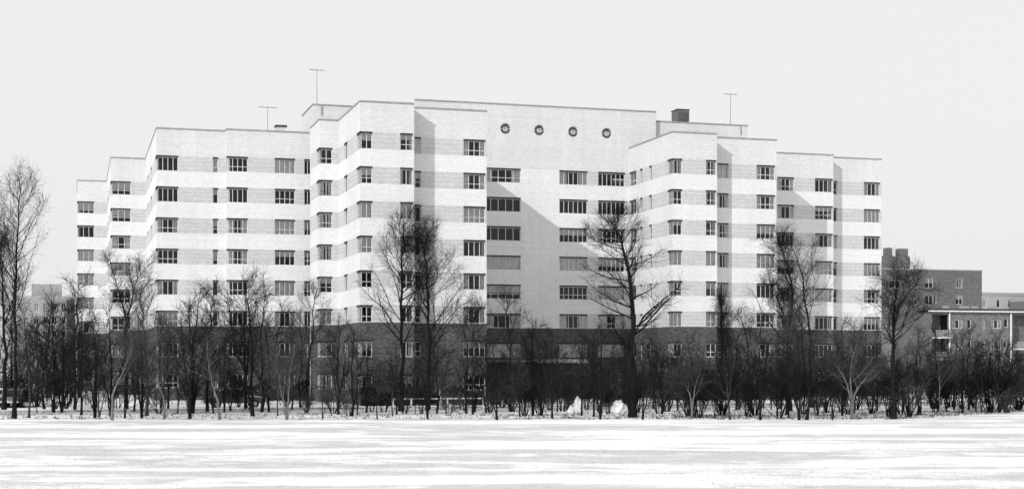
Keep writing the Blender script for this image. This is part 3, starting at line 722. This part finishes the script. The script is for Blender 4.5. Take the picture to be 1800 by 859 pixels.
# tall upright tree at the left edge and its darker neighbour
pos, tr_ = trunk_from([(25, 735), (27, 640), (26, 540), (29, 440), (33, 380), (37, 330)], 735, 0.15)
plant_tree('bare_tree', pos, tree_mesh(1, [tr_], 24, 7, 4, 1, (0.28, 0.97, 30, 52, 0.26, 0.46), 0.14, 0.12, twr=0.007, br_len=(.25, .5)), 'tallest slender bare tree with upswept branches at the left edge', 'tree', BIG)
pos, tr_ = trunk_from([(7, 722), (10, 640), (6, 560), (3, 480), (-6, 420)], 722, 0.19)
plant_tree('bare_tree', pos, tree_mesh(2, [tr_], 16, 8, 6, 2, (0.3, 0.97, 30, 55, 0.3, 0.45), 0.12, 0.14), 'bare tree cut by the left edge of the picture', 'tree', BIG)
# forked tree in front of the second left wing
pos, tr_ = trunk_from([(222, 720), (221, 640), (222, 580), (219, 540), (205, 500), (190, 455)], 720, 0.16)
_, tr2 = trunk_from([(222, 720), (222, 640), (222, 585), (226, 540), (238, 495), (262, 462)], 720, 0.12)
plant_tree('forked_tree', pos, tree_mesh(3, [tr_, tr2], 11, 6, 4, 1, (0.4, 0.97, 30, 60, 0.22, 0.38), 0.08, 0.17), 'bare tree forking into two limbs before the second left wing', 'tree', BIG)
# the dark straight tree and the dense one beside it
pos, tr_ = trunk_from([(705, 722), (707, 640), (708, 560), (705, 480), (711, 435), (710, 380)], 722, 0.20)
plant_tree('bare_tree', pos, tree_mesh(4, [tr_], 24, 8, 5, 1, (0.26, 0.95, 30, 58, 0.22, 0.40), 0.10, 0.15, twr=0.008), 'tall dark straight-trunked bare tree, left of the pair before the projecting block', 'tree', BIG)
pos, tr_ = trunk_from([(752, 720), (757, 640), (752, 560), (752, 500), (748, 450), (742, 412)], 720, 0.17)
plant_tree('bare_tree', pos, tree_mesh(5, [tr_], 28, 9, 6, 1, (0.22, 0.97, 32, 66, 0.3, 0.48), 0.09, 0.18, twr=0.009), 'densely twigged bare tree, right of the pair before the projecting block', 'tree', BIG)
# curved thick tree right of the centre
pos, tr_ = trunk_from([(1112, 733), (1112, 640), (1113, 560), (1108, 490), (1097, 430), (1084, 408), (1074, 388)], 733, 0.26)
plant_tree('leaning_tree', pos, tree_mesh(6, [tr_], 30, 7, 4, 1, (0.22, 0.97, 45, 78, 0.26, 0.42), 0.10, 0.17, twr=0.008), 'thick dark tree curving left at its top, before the right projecting block', 'tree', BIG)
# pair before the right wing
pos, tr_ = trunk_from([(1388, 722), (1386, 640), (1390, 560), (1393, 500), (1385, 460), (1368, 425)], 722, 0.19)
_, tr2 = trunk_from([(1388, 722), (1386, 640), (1384, 580), (1374, 540), (1352, 500)], 722, 0.12)
plant_tree('forked_tree', pos, tree_mesh(8, [tr_, tr2], 18, 7, 4, 1, (0.28, 0.97, 35, 70, 0.28, 0.48), 0.09, 0.18), 'dark forked bare tree where the right projecting block meets its wing', 'tree', BIG)
pos, tr_ = trunk_from([(1428, 716), (1426, 640), (1422, 570), (1415, 505), (1404, 460), (1391, 428)], 716, 0.15)
plant_tree('leaning_tree', pos, tree_mesh(9, [tr_], 15, 6, 4, 1, (0.3, 0.97, 35, 70, 0.28, 0.48), 0.08, 0.17), 'slim bare tree leaning left before the outer right wing', 'tree', BIG)
pos, tr_ = trunk_from([(1571, 736), (1571, 660), (1568, 600), (1572, 550), (1575, 515), (1578, 470)], 736, 0.19)
_, tr2 = trunk_from([(1571, 736), (1571, 660), (1570, 600), (1574, 555), (1592, 520), (1618, 485)], 736, 0.12)
plant_tree('forked_tree', pos, tree_mesh(10, [tr_, tr2], 15, 6, 4, 1, (0.33, 0.97, 40, 75, 0.32, 0.5), 0.07, 0.18), 'open-branched bare tree before the right corner of the pale building', 'tree', BIG)
pos, tr_ = trunk_from([(1268, 722), (1267, 660), (1269, 600), (1267, 560), (1268, 525)], 722, 0.16)
plant_tree('bare_tree', pos, tree_mesh(11, [tr_], 20, 5, 4, 1, (0.2, 0.97, 22, 38, 0.22, 0.34), 0.16, 0.13), 'narrow upright dark tree at the inner corner of the right projecting block', 'tree', BIG)
pos, tr_ = trunk_from([(831, 728), (830, 660), (832, 610), (833, 575), (834, 540)], 728, 0.07, 0.015)
plant_tree('young_tree', pos, tree_mesh(12, [tr_], 11, 5, 3, 1, (0.5, 0.95, 30, 55, 0.28, 0.42), 0.1, 0.13), 'thin single-stemmed young tree with vase crown left of the shaded centre', 'tree', BIG)
pos, tr_ = trunk_from([(541, 718), (538, 660), (543, 620), (552, 590), (548, 540), (556, 508)], 718, 0.12)
plant_tree('bare_tree', pos, tree_mesh(13, [tr_], 13, 6, 3, 1, (0.35, 0.97, 35, 65, 0.25, 0.42), 0.08, 0.18), 'crooked dark tree where the left wing meets the projecting block', 'tree', BIG)
pos, tr_ = trunk_from([(897, 722), (898, 660), (896, 610), (893, 570), (890, 520)], 722, 0.11)
plant_tree('bare_tree', pos, tree_mesh(14, [tr_], 11, 5, 3, 1, (0.4, 0.97, 30, 55, 0.28, 0.42), 0.1, 0.16), 'bare tree before the left window column of the shaded centre', 'tree', BIG)
pos, tr_ = trunk_from([(1318, 722), (1316, 660), (1316, 610), (1308, 575), (1296, 545)], 722, 0.08)
plant_tree('young_tree', pos, tree_mesh(15, [tr_], 9, 5, 3, 1, (0.4, 0.97, 30, 60, 0.25, 0.42), 0.07, 0.18), 'thin crooked tree before the right projecting block, beside the narrow dark tree', 'tree', BIG)
# pale small trees, the sun on their stems put into the bark colour
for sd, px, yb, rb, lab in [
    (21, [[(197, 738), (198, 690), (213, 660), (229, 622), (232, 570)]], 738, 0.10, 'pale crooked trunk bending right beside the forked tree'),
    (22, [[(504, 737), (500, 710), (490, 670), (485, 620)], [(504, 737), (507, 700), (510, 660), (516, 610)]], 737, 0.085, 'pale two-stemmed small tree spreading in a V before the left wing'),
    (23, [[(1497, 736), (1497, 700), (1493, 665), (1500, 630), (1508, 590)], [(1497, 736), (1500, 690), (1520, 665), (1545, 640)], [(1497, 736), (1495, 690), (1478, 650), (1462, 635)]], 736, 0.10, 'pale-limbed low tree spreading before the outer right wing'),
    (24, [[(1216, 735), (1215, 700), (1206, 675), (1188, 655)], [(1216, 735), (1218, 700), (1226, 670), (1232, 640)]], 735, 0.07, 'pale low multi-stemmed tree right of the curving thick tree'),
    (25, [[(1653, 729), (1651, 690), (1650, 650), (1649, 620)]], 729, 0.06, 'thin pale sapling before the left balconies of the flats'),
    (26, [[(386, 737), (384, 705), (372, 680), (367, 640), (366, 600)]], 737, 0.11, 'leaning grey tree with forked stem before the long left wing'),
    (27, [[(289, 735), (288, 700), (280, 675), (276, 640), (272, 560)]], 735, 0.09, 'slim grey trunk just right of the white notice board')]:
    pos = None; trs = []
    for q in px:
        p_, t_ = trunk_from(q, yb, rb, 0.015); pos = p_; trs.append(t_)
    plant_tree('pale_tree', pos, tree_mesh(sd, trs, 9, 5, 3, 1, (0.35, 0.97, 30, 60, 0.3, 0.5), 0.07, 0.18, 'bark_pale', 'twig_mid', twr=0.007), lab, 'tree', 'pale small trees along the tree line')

# middle-sized bare trees along the left half: each its own shape
ORD = ['first', 'second', 'third', 'fourth', 'fifth', 'sixth', 'seventh', 'eighth', 'ninth', 'tenth', 'eleventh', 'twelfth', 'thirteenth', 'fourteenth', 'fifteenth', 'sixteenth', 'seventeenth', 'eighteenth', 'nineteenth', 'twentieth', 'twenty-first', 'twenty-second', 'twenty-third', 'twenty-fourth', 'twenty-fifth', 'twenty-sixth', 'twenty-seventh', 'twenty-eighth', 'twenty-ninth', 'thirtieth']
MID = []
for i in range(14):                                 # shapes of about 7 m, each used for several individuals
    g = random.Random(900 + i); h = 7.0; dx = g.uniform(-.5, .5); kx = g.uniform(-.35, .35)
    trs = [[(0, 0, -0.05, 0.085), (kx * .6, 0.05, h * .22, 0.07), (-kx * .5, -0.1, h * .48, 0.05), (dx * .6, 0.1, h * .75, 0.03), (dx, 0, h * .95, 0.012)]]
    if i % 3 != 0: trs.append([(0.03, 0, -0.05, 0.06), (0.25, 0.1, h * .2, 0.05), (0.5 + dx, 0.4, h * .5, 0.03), (0.9 + dx, 0.6, h * .78, 0.012)])
    if i % 4 == 1: trs.append([(-0.03, 0, -0.05, 0.055), (-0.3, -0.1, h * .22, 0.045), (-0.8, -0.4, h * .5, 0.03), (-1.0, -0.5, h * .7, 0.012)])
    n = len(trs); MID.append(tree_mesh(700 + i, trs, [15, 10, 8][n - 1], 7, 3, 0, (0.2, 0.97, 28 + (i % 3) * 6, 52 + (i % 4) * 7, 0.28 + 0.04 * (i % 3), 0.50 + 0.04 * (i % 4)), 0.05 + 0.02 * (i % 4), 0.2, 'bark_mid' if i % 4 == 3 else 'bark', 'twig_mid' if i % 3 == 0 else 'twig', twr=0.008))
def mid_trees(spec, seed, where):
    spec = sorted(spec); g = random.Random(seed); order = list(range(len(MID))); g.shuffle(order)
    for i, (x, yb, yt) in enumerate(spec):
        pos = P(x, yb); h = zat(yt, pos[1])
        plant_tree('small_bare_tree', pos, MID[order[i % len(MID)]], f'small bare tree, {ORD[i]} from the left {where}', 'tree', 'small trees ' + where, g.uniform(0, 6.28), h / 7.0)
gm = random.Random(19)
def spread(x0, x1, n, yt0, yt1, yb0=718, yb1=738, jit=0.42):
    st = (x1 - x0) / n; return [(x0 + st * (i + 0.5) + gm.uniform(-jit, jit) * st, gm.uniform(yb0, yb1), gm.uniform(yt0, yt1)) for i in range(n)]
mid_trees(spread(40, 535, 30, 475, 645), 3, 'before the stepped left wings')
mid_trees(spread(556, 862, 18, 545, 670), 4, 'before the left projecting block')
mid_trees(spread(868, 1175, 17, 545, 665), 5, 'before the dark entrance centre')
mid_trees(spread(1185, 1630, 29, 525, 665), 6, 'before the right wing and corner')
mid_trees(spread(1638, 1805, 12, 570, 640, 714, 727), 8, 'before the balcony flats')

for i, (x, Z, yt) in enumerate([(-12, 150, 520), (20, 165, 545), (48, 142, 530), (66, 160, 548), (82, 146, 556), (98, 158, 540), (112, 140, 566), (140, 150, 600), (1770, 165, 600)]):
    where = 'in the grey clump before the far-left block' if i < 8 else 'alone behind the thicket at the right edge'
    h = zat(yt, Z); plant_tree('background_tree', (at(x, Z), Z), MID[(i * 3 + 1) % len(MID)], f'distant bare tree, {ORD[i]} from the left {where}' if i < 8 else f'distant bare tree {where}', 'tree', 'distant bare trees', i * 1.3, h / 7.0)
# shrubs: a few shapes, many individuals
def shrub_mesh(seed, h, spread, stems, c2, c3, bark='bark', twig='twig'):
    g = np.random.default_rng(seed)
    az = g.random(stems) * 6.283; K = 7; L = h * g.uniform(0.65, 1.0, stems); d = np.stack([np.cos(az) * spread, np.sin(az) * spread, np.ones(stems)], 1); d = unit(d * g.uniform(0.5, 1.0, (stems, 1)) + np.array([0, 0, 0.5]))
    p = np.stack([np.cos(az) * 0.15, np.sin(az) * 0.15, np.full(stems, -0.05)], 1); pts = [p]
    for i in range(K - 1):
        d = unit(d + g.normal(size=d.shape) * 0.13 + np.array([0, 0, 0.03])); pts.append(pts[-1] + d * (L / (K - 1))[:, None])
    Ps = np.stack(pts, 1); Rs = np.linspace(1, 0.3, K)[None, :] * g.uniform(0.022, 0.045, (stems, 1))
    P2, R2 = sprout(g, Ps, Rs, c2, 0.28, 1.0, R(20), R(60), 0.25, 0.5, 5, 0.24, 0.04, 0.6, 0.014)
    P3, R3 = sprout(g, P2, R2, c3, 0.1, 1.0, R(20), R(75), 0.3, 0.6, 3, 0.25, 0.02, 0.7, 0.012)
    V, Q = tubes([(Ps, Rs, 5)]); a = np_mesh('stem', V, Q, M[bark]); V, Q2 = tubes([(P2, R2, 4), (P3, R3, 3)]); b = np_mesh('twigs', V, Q2, M[twig])
    TRIS[0] += 2 * (len(Q) + len(Q2)); return a, b
SH = [shrub_mesh(50 + i, h, s, n, c2, c3, bk, tw) for i, (h, s, n, c2, c3, bk, tw) in enumerate([
    (3.6, 0.5, 11, 11, 8, 'bark', 'twig'), (4.4, 0.4, 9, 12, 8, 'bark', 'twig'), (3.0, 0.7, 13, 10, 8, 'bark_mid', 'twig_mid'), (4.0, 0.55, 10, 12, 9, 'bark', 'twig'),
    (2.4, 0.6, 10, 8, 7, 'bark_mid', 'twig_mid'), (3.4, 0.6, 12, 10, 7, 'bark', 'twig_mid'), (1.5, 0.5, 9, 6, 5, 'bark_mid', 'twig')])]
def shrubs(zone, xs, seed, where, hs=(0.8, 1.15), kinds=(0, 1, 2, 3, 5), y0=714, y1=734):
    g = random.Random(seed)
    for i, x in enumerate(sorted(xs)):
        yb = g.uniform(y0, y1); pos = P(x, yb)
        plant_tree('bare_shrub', pos, SH[g.choice(kinds)], f'twiggy bare shrub, {ORD[i]} from the left {where}', 'shrub', 'bare shrubs ' + where, g.uniform(0, 6.28), g.uniform(*hs), ('stem', 'twigs'))
g_ = random.Random(77)
shrubs(0, [12 + i * 27 + g_.uniform(-8, 8) for i in range(5)], 31, 'below the trees at the far left', y0=714, y1=722)
shrubs(1, [165 + i * 41 + g_.uniform(-12, 12) for i in range(9)], 32, 'below the stepped left wings', (0.55, 0.85), (1, 4, 2, 6), 716, 728)
shrubs(2, [545 + i * 34 + g_.uniform(-10, 10) for i in range(9)], 33, 'below the left projecting block', (0.5, 0.9), (1, 2, 4, 6), 716, 732)
shrubs(3, [866 + i * 20 + g_.uniform(-7, 7) for i in range(14)], 34, 'before the dark entrance centre', (0.5, 1.2), y0=716, y1=733)
shrubs(4, [1160 + i * 22 + g_.uniform(-12, 12) for i in range(21)], 35, 'in the thicket before the right wing', (0.5, 1.3), y0=718, y1=735)
shrubs(5, [1636 + i * 14 + g_.uniform(-6, 6) for i in range(14)], 36, 'in the thicket before the balcony flats', (0.55, 1.25), y0=714, y1=726)

# tangled thicket behind the tree line: nobody could count it
def thicket(name, zones, seed, label, mat='twig'):
    g = np.random.default_rng(seed); Pa, Ra = [], []
    for (x0, x1, y0, y1, n, h0, h1) in zones:
        xs = g.uniform(x0, x1, n); Z = EYE * F_PX / (g.uniform(y0, y1, n) - HOR); K = 6
        p = np.stack([(xs - CX) / F_PX * Z, Z, np.full(n, -0.05)], 1); L = g.uniform(h0, h1, n); d = unit(np.stack([g.normal(size=n) * 0.28, g.normal(size=n) * 0.28, np.ones(n)], 1)); pts = [p]
        for i in range(K - 1):
            d = unit(d + g.normal(size=d.shape) * 0.16); pts.append(pts[-1] + d * (L / (K - 1))[:, None])
        Pa.append(np.stack(pts, 1)); Ra.append(np.linspace(1, 0.35, K)[None, :] * g.uniform(0.012, 0.03, (n, 1)))
    Ps, Rs = np.concatenate(Pa), np.concatenate(Ra)
    P2, R2 = sprout(g, Ps, Rs, 9, 0.12, 1.0, R(20), R(65), 0.25, 0.55, 4, 0.25, 0.03, 0.7, 0.014)
    P3, R3 = sprout(g, P2, R2, 4, 0.1, 1.0, R(20), R(75), 0.35, 0.7, 3, 0.25, 0.02, 0.8, 0.011)
    V, Q = tubes([(Ps, Rs, 4), (P2, R2, 3), (P3, R3, 3)]); TRIS[0] += 2 * len(Q)
    tag(link(name, np_mesh(name, V, Q, M[mat])), label, 'thicket', kind='stuff')
thicket('thicket', [(1180, 1640, 708, 715, 150, 1.2, 4.2), (1640, 1900, 708, 714, 120, 1.4, 4.6), (1040, 1180, 709, 716, 80, 1.6, 4.0), (862, 1045, 703, 712, 150, 1.6, 3.6)], 91, 'dense dark bare thicket along the right half of the tree line', 'twig_soft')
thicket('thicket', [(-60, 135, 708, 714, 110, 2.0, 5.5), (135, 520, 708, 713, 40, 1.0, 2.6)], 92, 'dense dark bare thicket along the left part of the tree line')

# clipped evergreen hedges at the foot of the walls
def leaf_hedge(seed, L, D, H, n):
    g = np.random.default_rng(seed); q = g.random((n, 3))
    q[:, :2] = np.where(g.random((n, 1)) < 0.75, q[:, :2], np.round(q[:, :2])); q[:, 2] = np.where(g.random(n) < 0.3, 1.0, q[:, 2])
    c = q * np.array([L, D, H]) + g.normal(size=(n, 3)) * 0.07; c[:, 2] = np.maximum(c[:, 2] * (0.9 + 0.2 * np.sin(c[:, 0] * 1.7 + seed)), 0.02)
    a = unit(g.normal(size=(n, 3))); b_ = unit(np.cross(a, g.normal(size=(n, 3)))); s = g.uniform(0.07, 0.14, (n, 1))
    V = np.stack([c - a * s, c + b_ * s * .6, c + a * s, c - b_ * s * .6], 1).reshape(-1, 3); Q = np.arange(4 * n).reshape(n, 4); TRIS[0] += 2 * n
    return np_mesh('foliage', V, Q, M['leaf'], False)
def hedge(u0, u1, v, D, H, seed, label):
    r = empty('evergreen_hedge', on_grid(u0, v, 0), TH); tag(r, label, 'hedge', 'hedges at the foot of the walls')
    link('foliage', leaf_hedge(seed, u1 - u0, D, H, int((u1 - u0) * 620)), r)
    mb = MB()
    for i in range(int((u1 - u0) / 0.6)): mb.tube((0.3 + i * 0.6, D / 2, 0), (0.35 + i * 0.6, D / 2, H * 0.8), 0.025, 5)
    mb.build('stems', M['bark'], r)
hedge(23.0, 34.2, 119.6, 1.6, 1.3, 1, 'dark clipped hedge at the foot of the left projecting block')
hedge(14.0, 20.5, 136.5, 1.6, 1.8, 2, 'dark clipped hedge at the foot of the long left wing')
hedge(36.0, 43.0, 137.4, 1.8, 2.0, 3, 'dark clipped hedge left of the entrance canopy')
hedge(48.2, 54.0, 137.0, 1.8, 2.0, 4, 'dark clipped hedge right of the entrance canopy')
hedge(54.6, 66.2, 127.6, 1.8, 1.7, 5, 'dark clipped hedge at the foot of the right projecting block')
hedge(67.0, 83.0, 136.5, 1.8, 1.9, 6, 'dark clipped hedge at the foot of the outer right wing')

# ------------------------------------------------------------------ street furniture and small things
# white low rail fence between the road and the building
p0, p1 = UV(u_at(690, 116.9), 116.9), UV(u_at(851, 116.9), 116.9); L = math.hypot(p1[0] - p0[0], p1[1] - p0[1])
r = empty('rail_fence', (p0[0], p0[1], 0), TH); tag(r, 'low white rail fence before the left projecting block', 'fence')
for zz in (0.62,): MB().box(0, L, -0.03, 0.03, zz, zz + 0.09).build('rail', M['frame'], r)
for i in range(6): MB().box(i * (L - 0.12) / 5, i * (L - 0.12) / 5 + 0.12, 0.032, 0.14, 0, 0.72).build('post', M['frame'], r)
# white pointed markers
def marker(x, yb, yt, label):
    X, Z = P(x, yb); h = zat(yt, Z); r = empty('pointed_marker', (X, Z, 0), TH); tag(r, label, 'marker', 'white pointed markers')
    MB().tube((0, 0, 0.1), (0, 0, h), 0.26, 4, 0.05).build('shaft', M['white'], r); MB().box(-0.32, 0.32, -0.32, 0.32, 0, 0.1).build('plinth', M['coping'], r)
    MB().tube((0, 0, h), (0, 0, h + 0.16), 0.05, 4, 0.004).build('tip', M['white'], r)
marker(773, 719, 686, 'white pointed marker near the middle of the low rail fence')
marker(853, 718, 682, 'white pointed marker at the right end of the low rail fence')
# heaps of shovelled snow
def heap(pts, label, seed):
    """overlapping lumps melted into one surface"""
    bm = bmesh.new(); g = random.Random(seed)
    bmesh.ops.create_icosphere(bm, subdivisions=4, radius=1.0)
    from mathutils import noise as mn
    X, Z = P(*pts['base']); w, d, h = pts['size']
    for v_ in bm.verts:
        n = v_.co.normalized(); k = 1 + 0.30 * mn.noise(n * 1.9 + Vector((seed, 0, 0))) + 0.12 * mn.noise(n * 4 + Vector((0, seed, 0)))
        z = n.z * k; taper = 1 - pts.get('taper', 0.3) * max(0, z)
        k2 = k + 0.05 * mn.noise(n * 9 + Vector((0, 0, seed))); z = n.z * k2; taper = 1 - pts.get('taper', 0.3) * z
        v_.co = Vector((n.x * k2 * w * taper + pts.get('lean', 0) * z, n.y * k2 * d * taper, (z + 0.82) * 0.5 * h))
    me = bpy.data.meshes.new('snow_heap'); bm.to_mesh(me); bm.free(); me.materials.append(M['snowpile'])
    for p in me.polygons: p.use_smooth = True
    tag(link('snow_heap', me, None, (X, Z, 0)), label, 'snow heap', 'heaps of shovelled snow')
heap({'base': (1017, 728), 'size': (0.36, 0.36, 1.3), 'taper': 0.2, 'lean': -0.12}, 'tall narrow heap of white snow before the dark entrance', 3)
heap({'base': (1088, 730), 'size': (0.52, 0.5, 1.15), 'taper': 0.2}, 'broad rounded heap of white snow left of the thick curving tree', 8)
heap({'base': (1004, 729), 'size': (0.24, 0.3, 0.7), 'taper': 0.4}, 'small lump of snow leaning against the tall narrow heap', 5)
# dead weeds and litter poking through the snow under the trees
g = np.random.default_rng(404); n = 2400
xs = g.uniform(-40, 1840, n); yy = 737 - np.abs(g.normal(size=n)) * 9 - np.where(xs > 1580, (xs - 1580) * 0.06, 0); yy = np.maximum(yy, 708)
Z = EYE * F_PX / (yy - HOR); keep = g.random(n) < np.where(xs > 1150, 1.0, np.where(xs > 860, 0.7, 0.4)); xs, Z = xs[keep], Z[keep]; n = len(xs)
p = np.stack([(xs - CX) / F_PX * Z, Z, np.full(n, -0.03)], 1); p = np.repeat(p, 4, 0) + np.concatenate([g.normal(size=(4 * n, 2)) * 0.12, np.zeros((4 * n, 1))], 1)
d = unit(np.concatenate([g.normal(size=(4 * n, 2)) * 0.8, np.ones((4 * n, 1))], 1)); L_ = g.uniform(0.08, 0.32, (4 * n, 1))
pts = np.stack([p, p + d * L_ * .6, p + d * L_ + np.array([0, 0, -0.03])], 1); V, Q = tubes([(pts, np.full((4 * n, 3), 0.012) * np.array([1.3, 1, .6]), 3)]); TRIS[0] += 2 * len(Q)
tag(link('dead_weeds', np_mesh('dead_weeds', V, Q, M['twig_mid'])), 'dead weeds and litter poking through the snow under the trees', 'weeds', kind='stuff')
# winter grass tips in the thin snow of the field
from mathutils import noise as mn
g = np.random.default_rng(505); n = 17000
Z = 1 / (1 / 98 + (1 / 42 - 1 / 98) * g.random(n)); X = (g.uniform(-60, 1860, n) - CX) / F_PX * Z
dens = np.array([mn.fractal(Vector((x * 0.05, z * 0.16, 3.3)), 1.0, 2.0, 4) for x, z in zip(X, Z)]); keep = dens + g.normal(size=n) * 0.12 > 0.12
X, Z = X[keep], Z[keep]; n = len(X); K_ = 3; X = np.repeat(X, K_) + g.normal(size=n * K_) * 0.12; Z = np.repeat(Z, K_) + g.normal(size=n * K_) * 0.2; n = len(X)
w = g.uniform(0.006, 0.014, n); hh = g.uniform(0.015, 0.045, n); a_ = g.random(n) * 3.14; lx, ly = g.normal(size=(2, n)) * 0.03
V = np.stack([np.stack([X - np.cos(a_) * w, Z - np.sin(a_) * w, np.full(n, -0.01)], 1), np.stack([X + np.cos(a_) * w, Z + np.sin(a_) * w, np.full(n, -0.01)], 1), np.stack([X + lx, Z + ly, hh], 1)], 1).reshape(-1, 3)
tag(link('winter_grass', np_mesh('winter_grass', V, np.arange(3 * n).reshape(n, 3), M['straw'], False)), 'sparse winter grass tips showing through the thin snow of the field', 'grass', kind='stuff'); TRIS[0] += n
# notice board
X, Z = P(251, 722); r = empty('notice_board', (X, Z, 0), R(4)); tag(r, 'white notice board on a post among the left trees', 'sign')
z0, z1 = zat(687, Z), zat(665, Z)
MB().box(-0.31, 0.31, -0.03, 0.0, z0, z1).build('panel', M['white'], r)
MB().box(-0.36, 0.36, -0.05, 0.02, z1 + 0.003, z1 + 0.07).build('cap_rail', M['white'], r)
MB().tube((0, 0.06, 0), (0, 0.06, z1), 0.045, 8).build('post', M['darkmetal'], r)

# parked saloon cars
def car(pos, rz, paint, label):
    r = empty('parked_car', (pos[0], pos[1], 0), rz); tag(r, label, 'car', 'cars parked on the street')
    prof = [(-2.35, .42), (-2.42, .62), (-2.3, .88), (-1.5, 1.0), (-0.95, 1.04), (0.75, 1.02), (1.7, .95), (2.25, .85), (2.4, .6), (2.35, .38)]
    cabp = [(-1.62, 1.0), (-1.25, 1.4), (-0.8, 1.55), (0.1, 1.56), (0.45, 1.46), (0.95, 1.0)]
    def loft(profile, half, crown, inset_top):
        mb = MB(); n = len(profile); secs = [-1, -0.92, -0.6, 0, 0.6, 0.92, 1]; zmax = max(z for _, z in profile); zmin = min(z for _, z in profile)
        for s in secs:
            for (x, z) in profile:
                t = (z - zmin) / (zmax - zmin); e = abs(s)
                mb.v.append((x * (1 - 0.03 * e ** 4), s * half * (1 - inset_top * t), z - crown * e ** 5 * t))
        for i in range(len(secs) - 1):
            for j in range(n - 1): a = i * n + j; mb.f.append((a, a + n, a + n + 1, a + 1))
        mb.f.append(tuple(range(n))); mb.f.append(tuple(reversed(range(n * (len(secs) - 1), n * len(secs)))))
        mb.f += [(i * n, (i + 1) * n - 1, (i + 2) * n - 1, (i + 1) * n) for i in range(len(secs) - 1)]
        return mb
    bd = loft(prof, 0.88, 0.12, 0.06).build('body', paint, r, smooth=False)
    cb = loft(cabp, 0.78, 0.08, 0.2).build('cabin', paint, bd)
    for s in (-1, 1):
        for (xa, xb) in ((-0.95, -0.28), (-0.2, 0.5)):
            mb = MB(); y0, y1 = 0.725, 0.645; xs = 0.16 if xb > 0.3 else 0.02; xl = 0.14 if xa < -0.9 else 0.02
            mb.v = [(xa - xl, s * (y0 + .03), 1.08), (xb + xs, s * (y0 + .03), 1.08), (xb, s * (y1 + .03), 1.43), (xa, s * (y1 + .03), 1.43)]; mb.f = [(0, 1, 2, 3) if s < 0 else (3, 2, 1, 0)]
            mb.build('side_window', M['tyre'], cb)
        for x in (-1.45, 1.5):
            w_ = MB().tube((x, s * 0.68, 0.33), (x, s * 0.9, 0.33), 0.33, 20).build('wheel', M['tyre'], r)
            MB().tube((x, s * 0.9, 0.33), (x, s * 0.93, 0.33), 0.17, 16).build('hubcap', M['chrome'], w_)
        MB().tube((2.3, s * 0.62, 0.74), (2.44, s * 0.62, 0.74), 0.1, 12).build('headlight', M['chrome'], r)
        MB().tube((-2.44, s * 0.66, 0.76), (-2.3, s * 0.66, 0.76), 0.07, 10).build('tail_light', M['darkmetal'], r)
    for x in (-2.5, 2.42): MB().box(x, x + 0.09, -0.85, 0.85, 0.42, 0.54).build('bumper', M['chrome'], r)
    for (xa, za, xb, zb) in ((0.52, 1.43, 0.93, 1.06), (-1.28, 1.38, -1.58, 1.06)):
        mb = MB(); q = 0.03 if xa > 0 else -0.03
        mb.v = [(xa + q, -0.55, za + .02), (xa + q, 0.55, za + .02), (xb + q, 0.62, zb + .02), (xb + q, -0.62, zb + .02)]; mb.f = [(0, 1, 2, 3)]; mb.build('windscreen', M['tyre'], cb)
X, Z = P(412, 716); car((X, Z), TH + 0.02, M['car_dark'], 'dark saloon car parked behind the trees before the long left wing')
X, Z = P(36, 715); car((X, Z), TH + 1.2, M['car_dark'], 'dark saloon car seen end-on behind the tallest left tree')
X, Z = P(3, 714.5); car((X, Z), TH + 1.25, M['car_pale'], 'pale car cut by the left edge behind the trees')
print('TREE TRIS', TRIS[0], 'OBJECTS', len(bpy.data.objects))
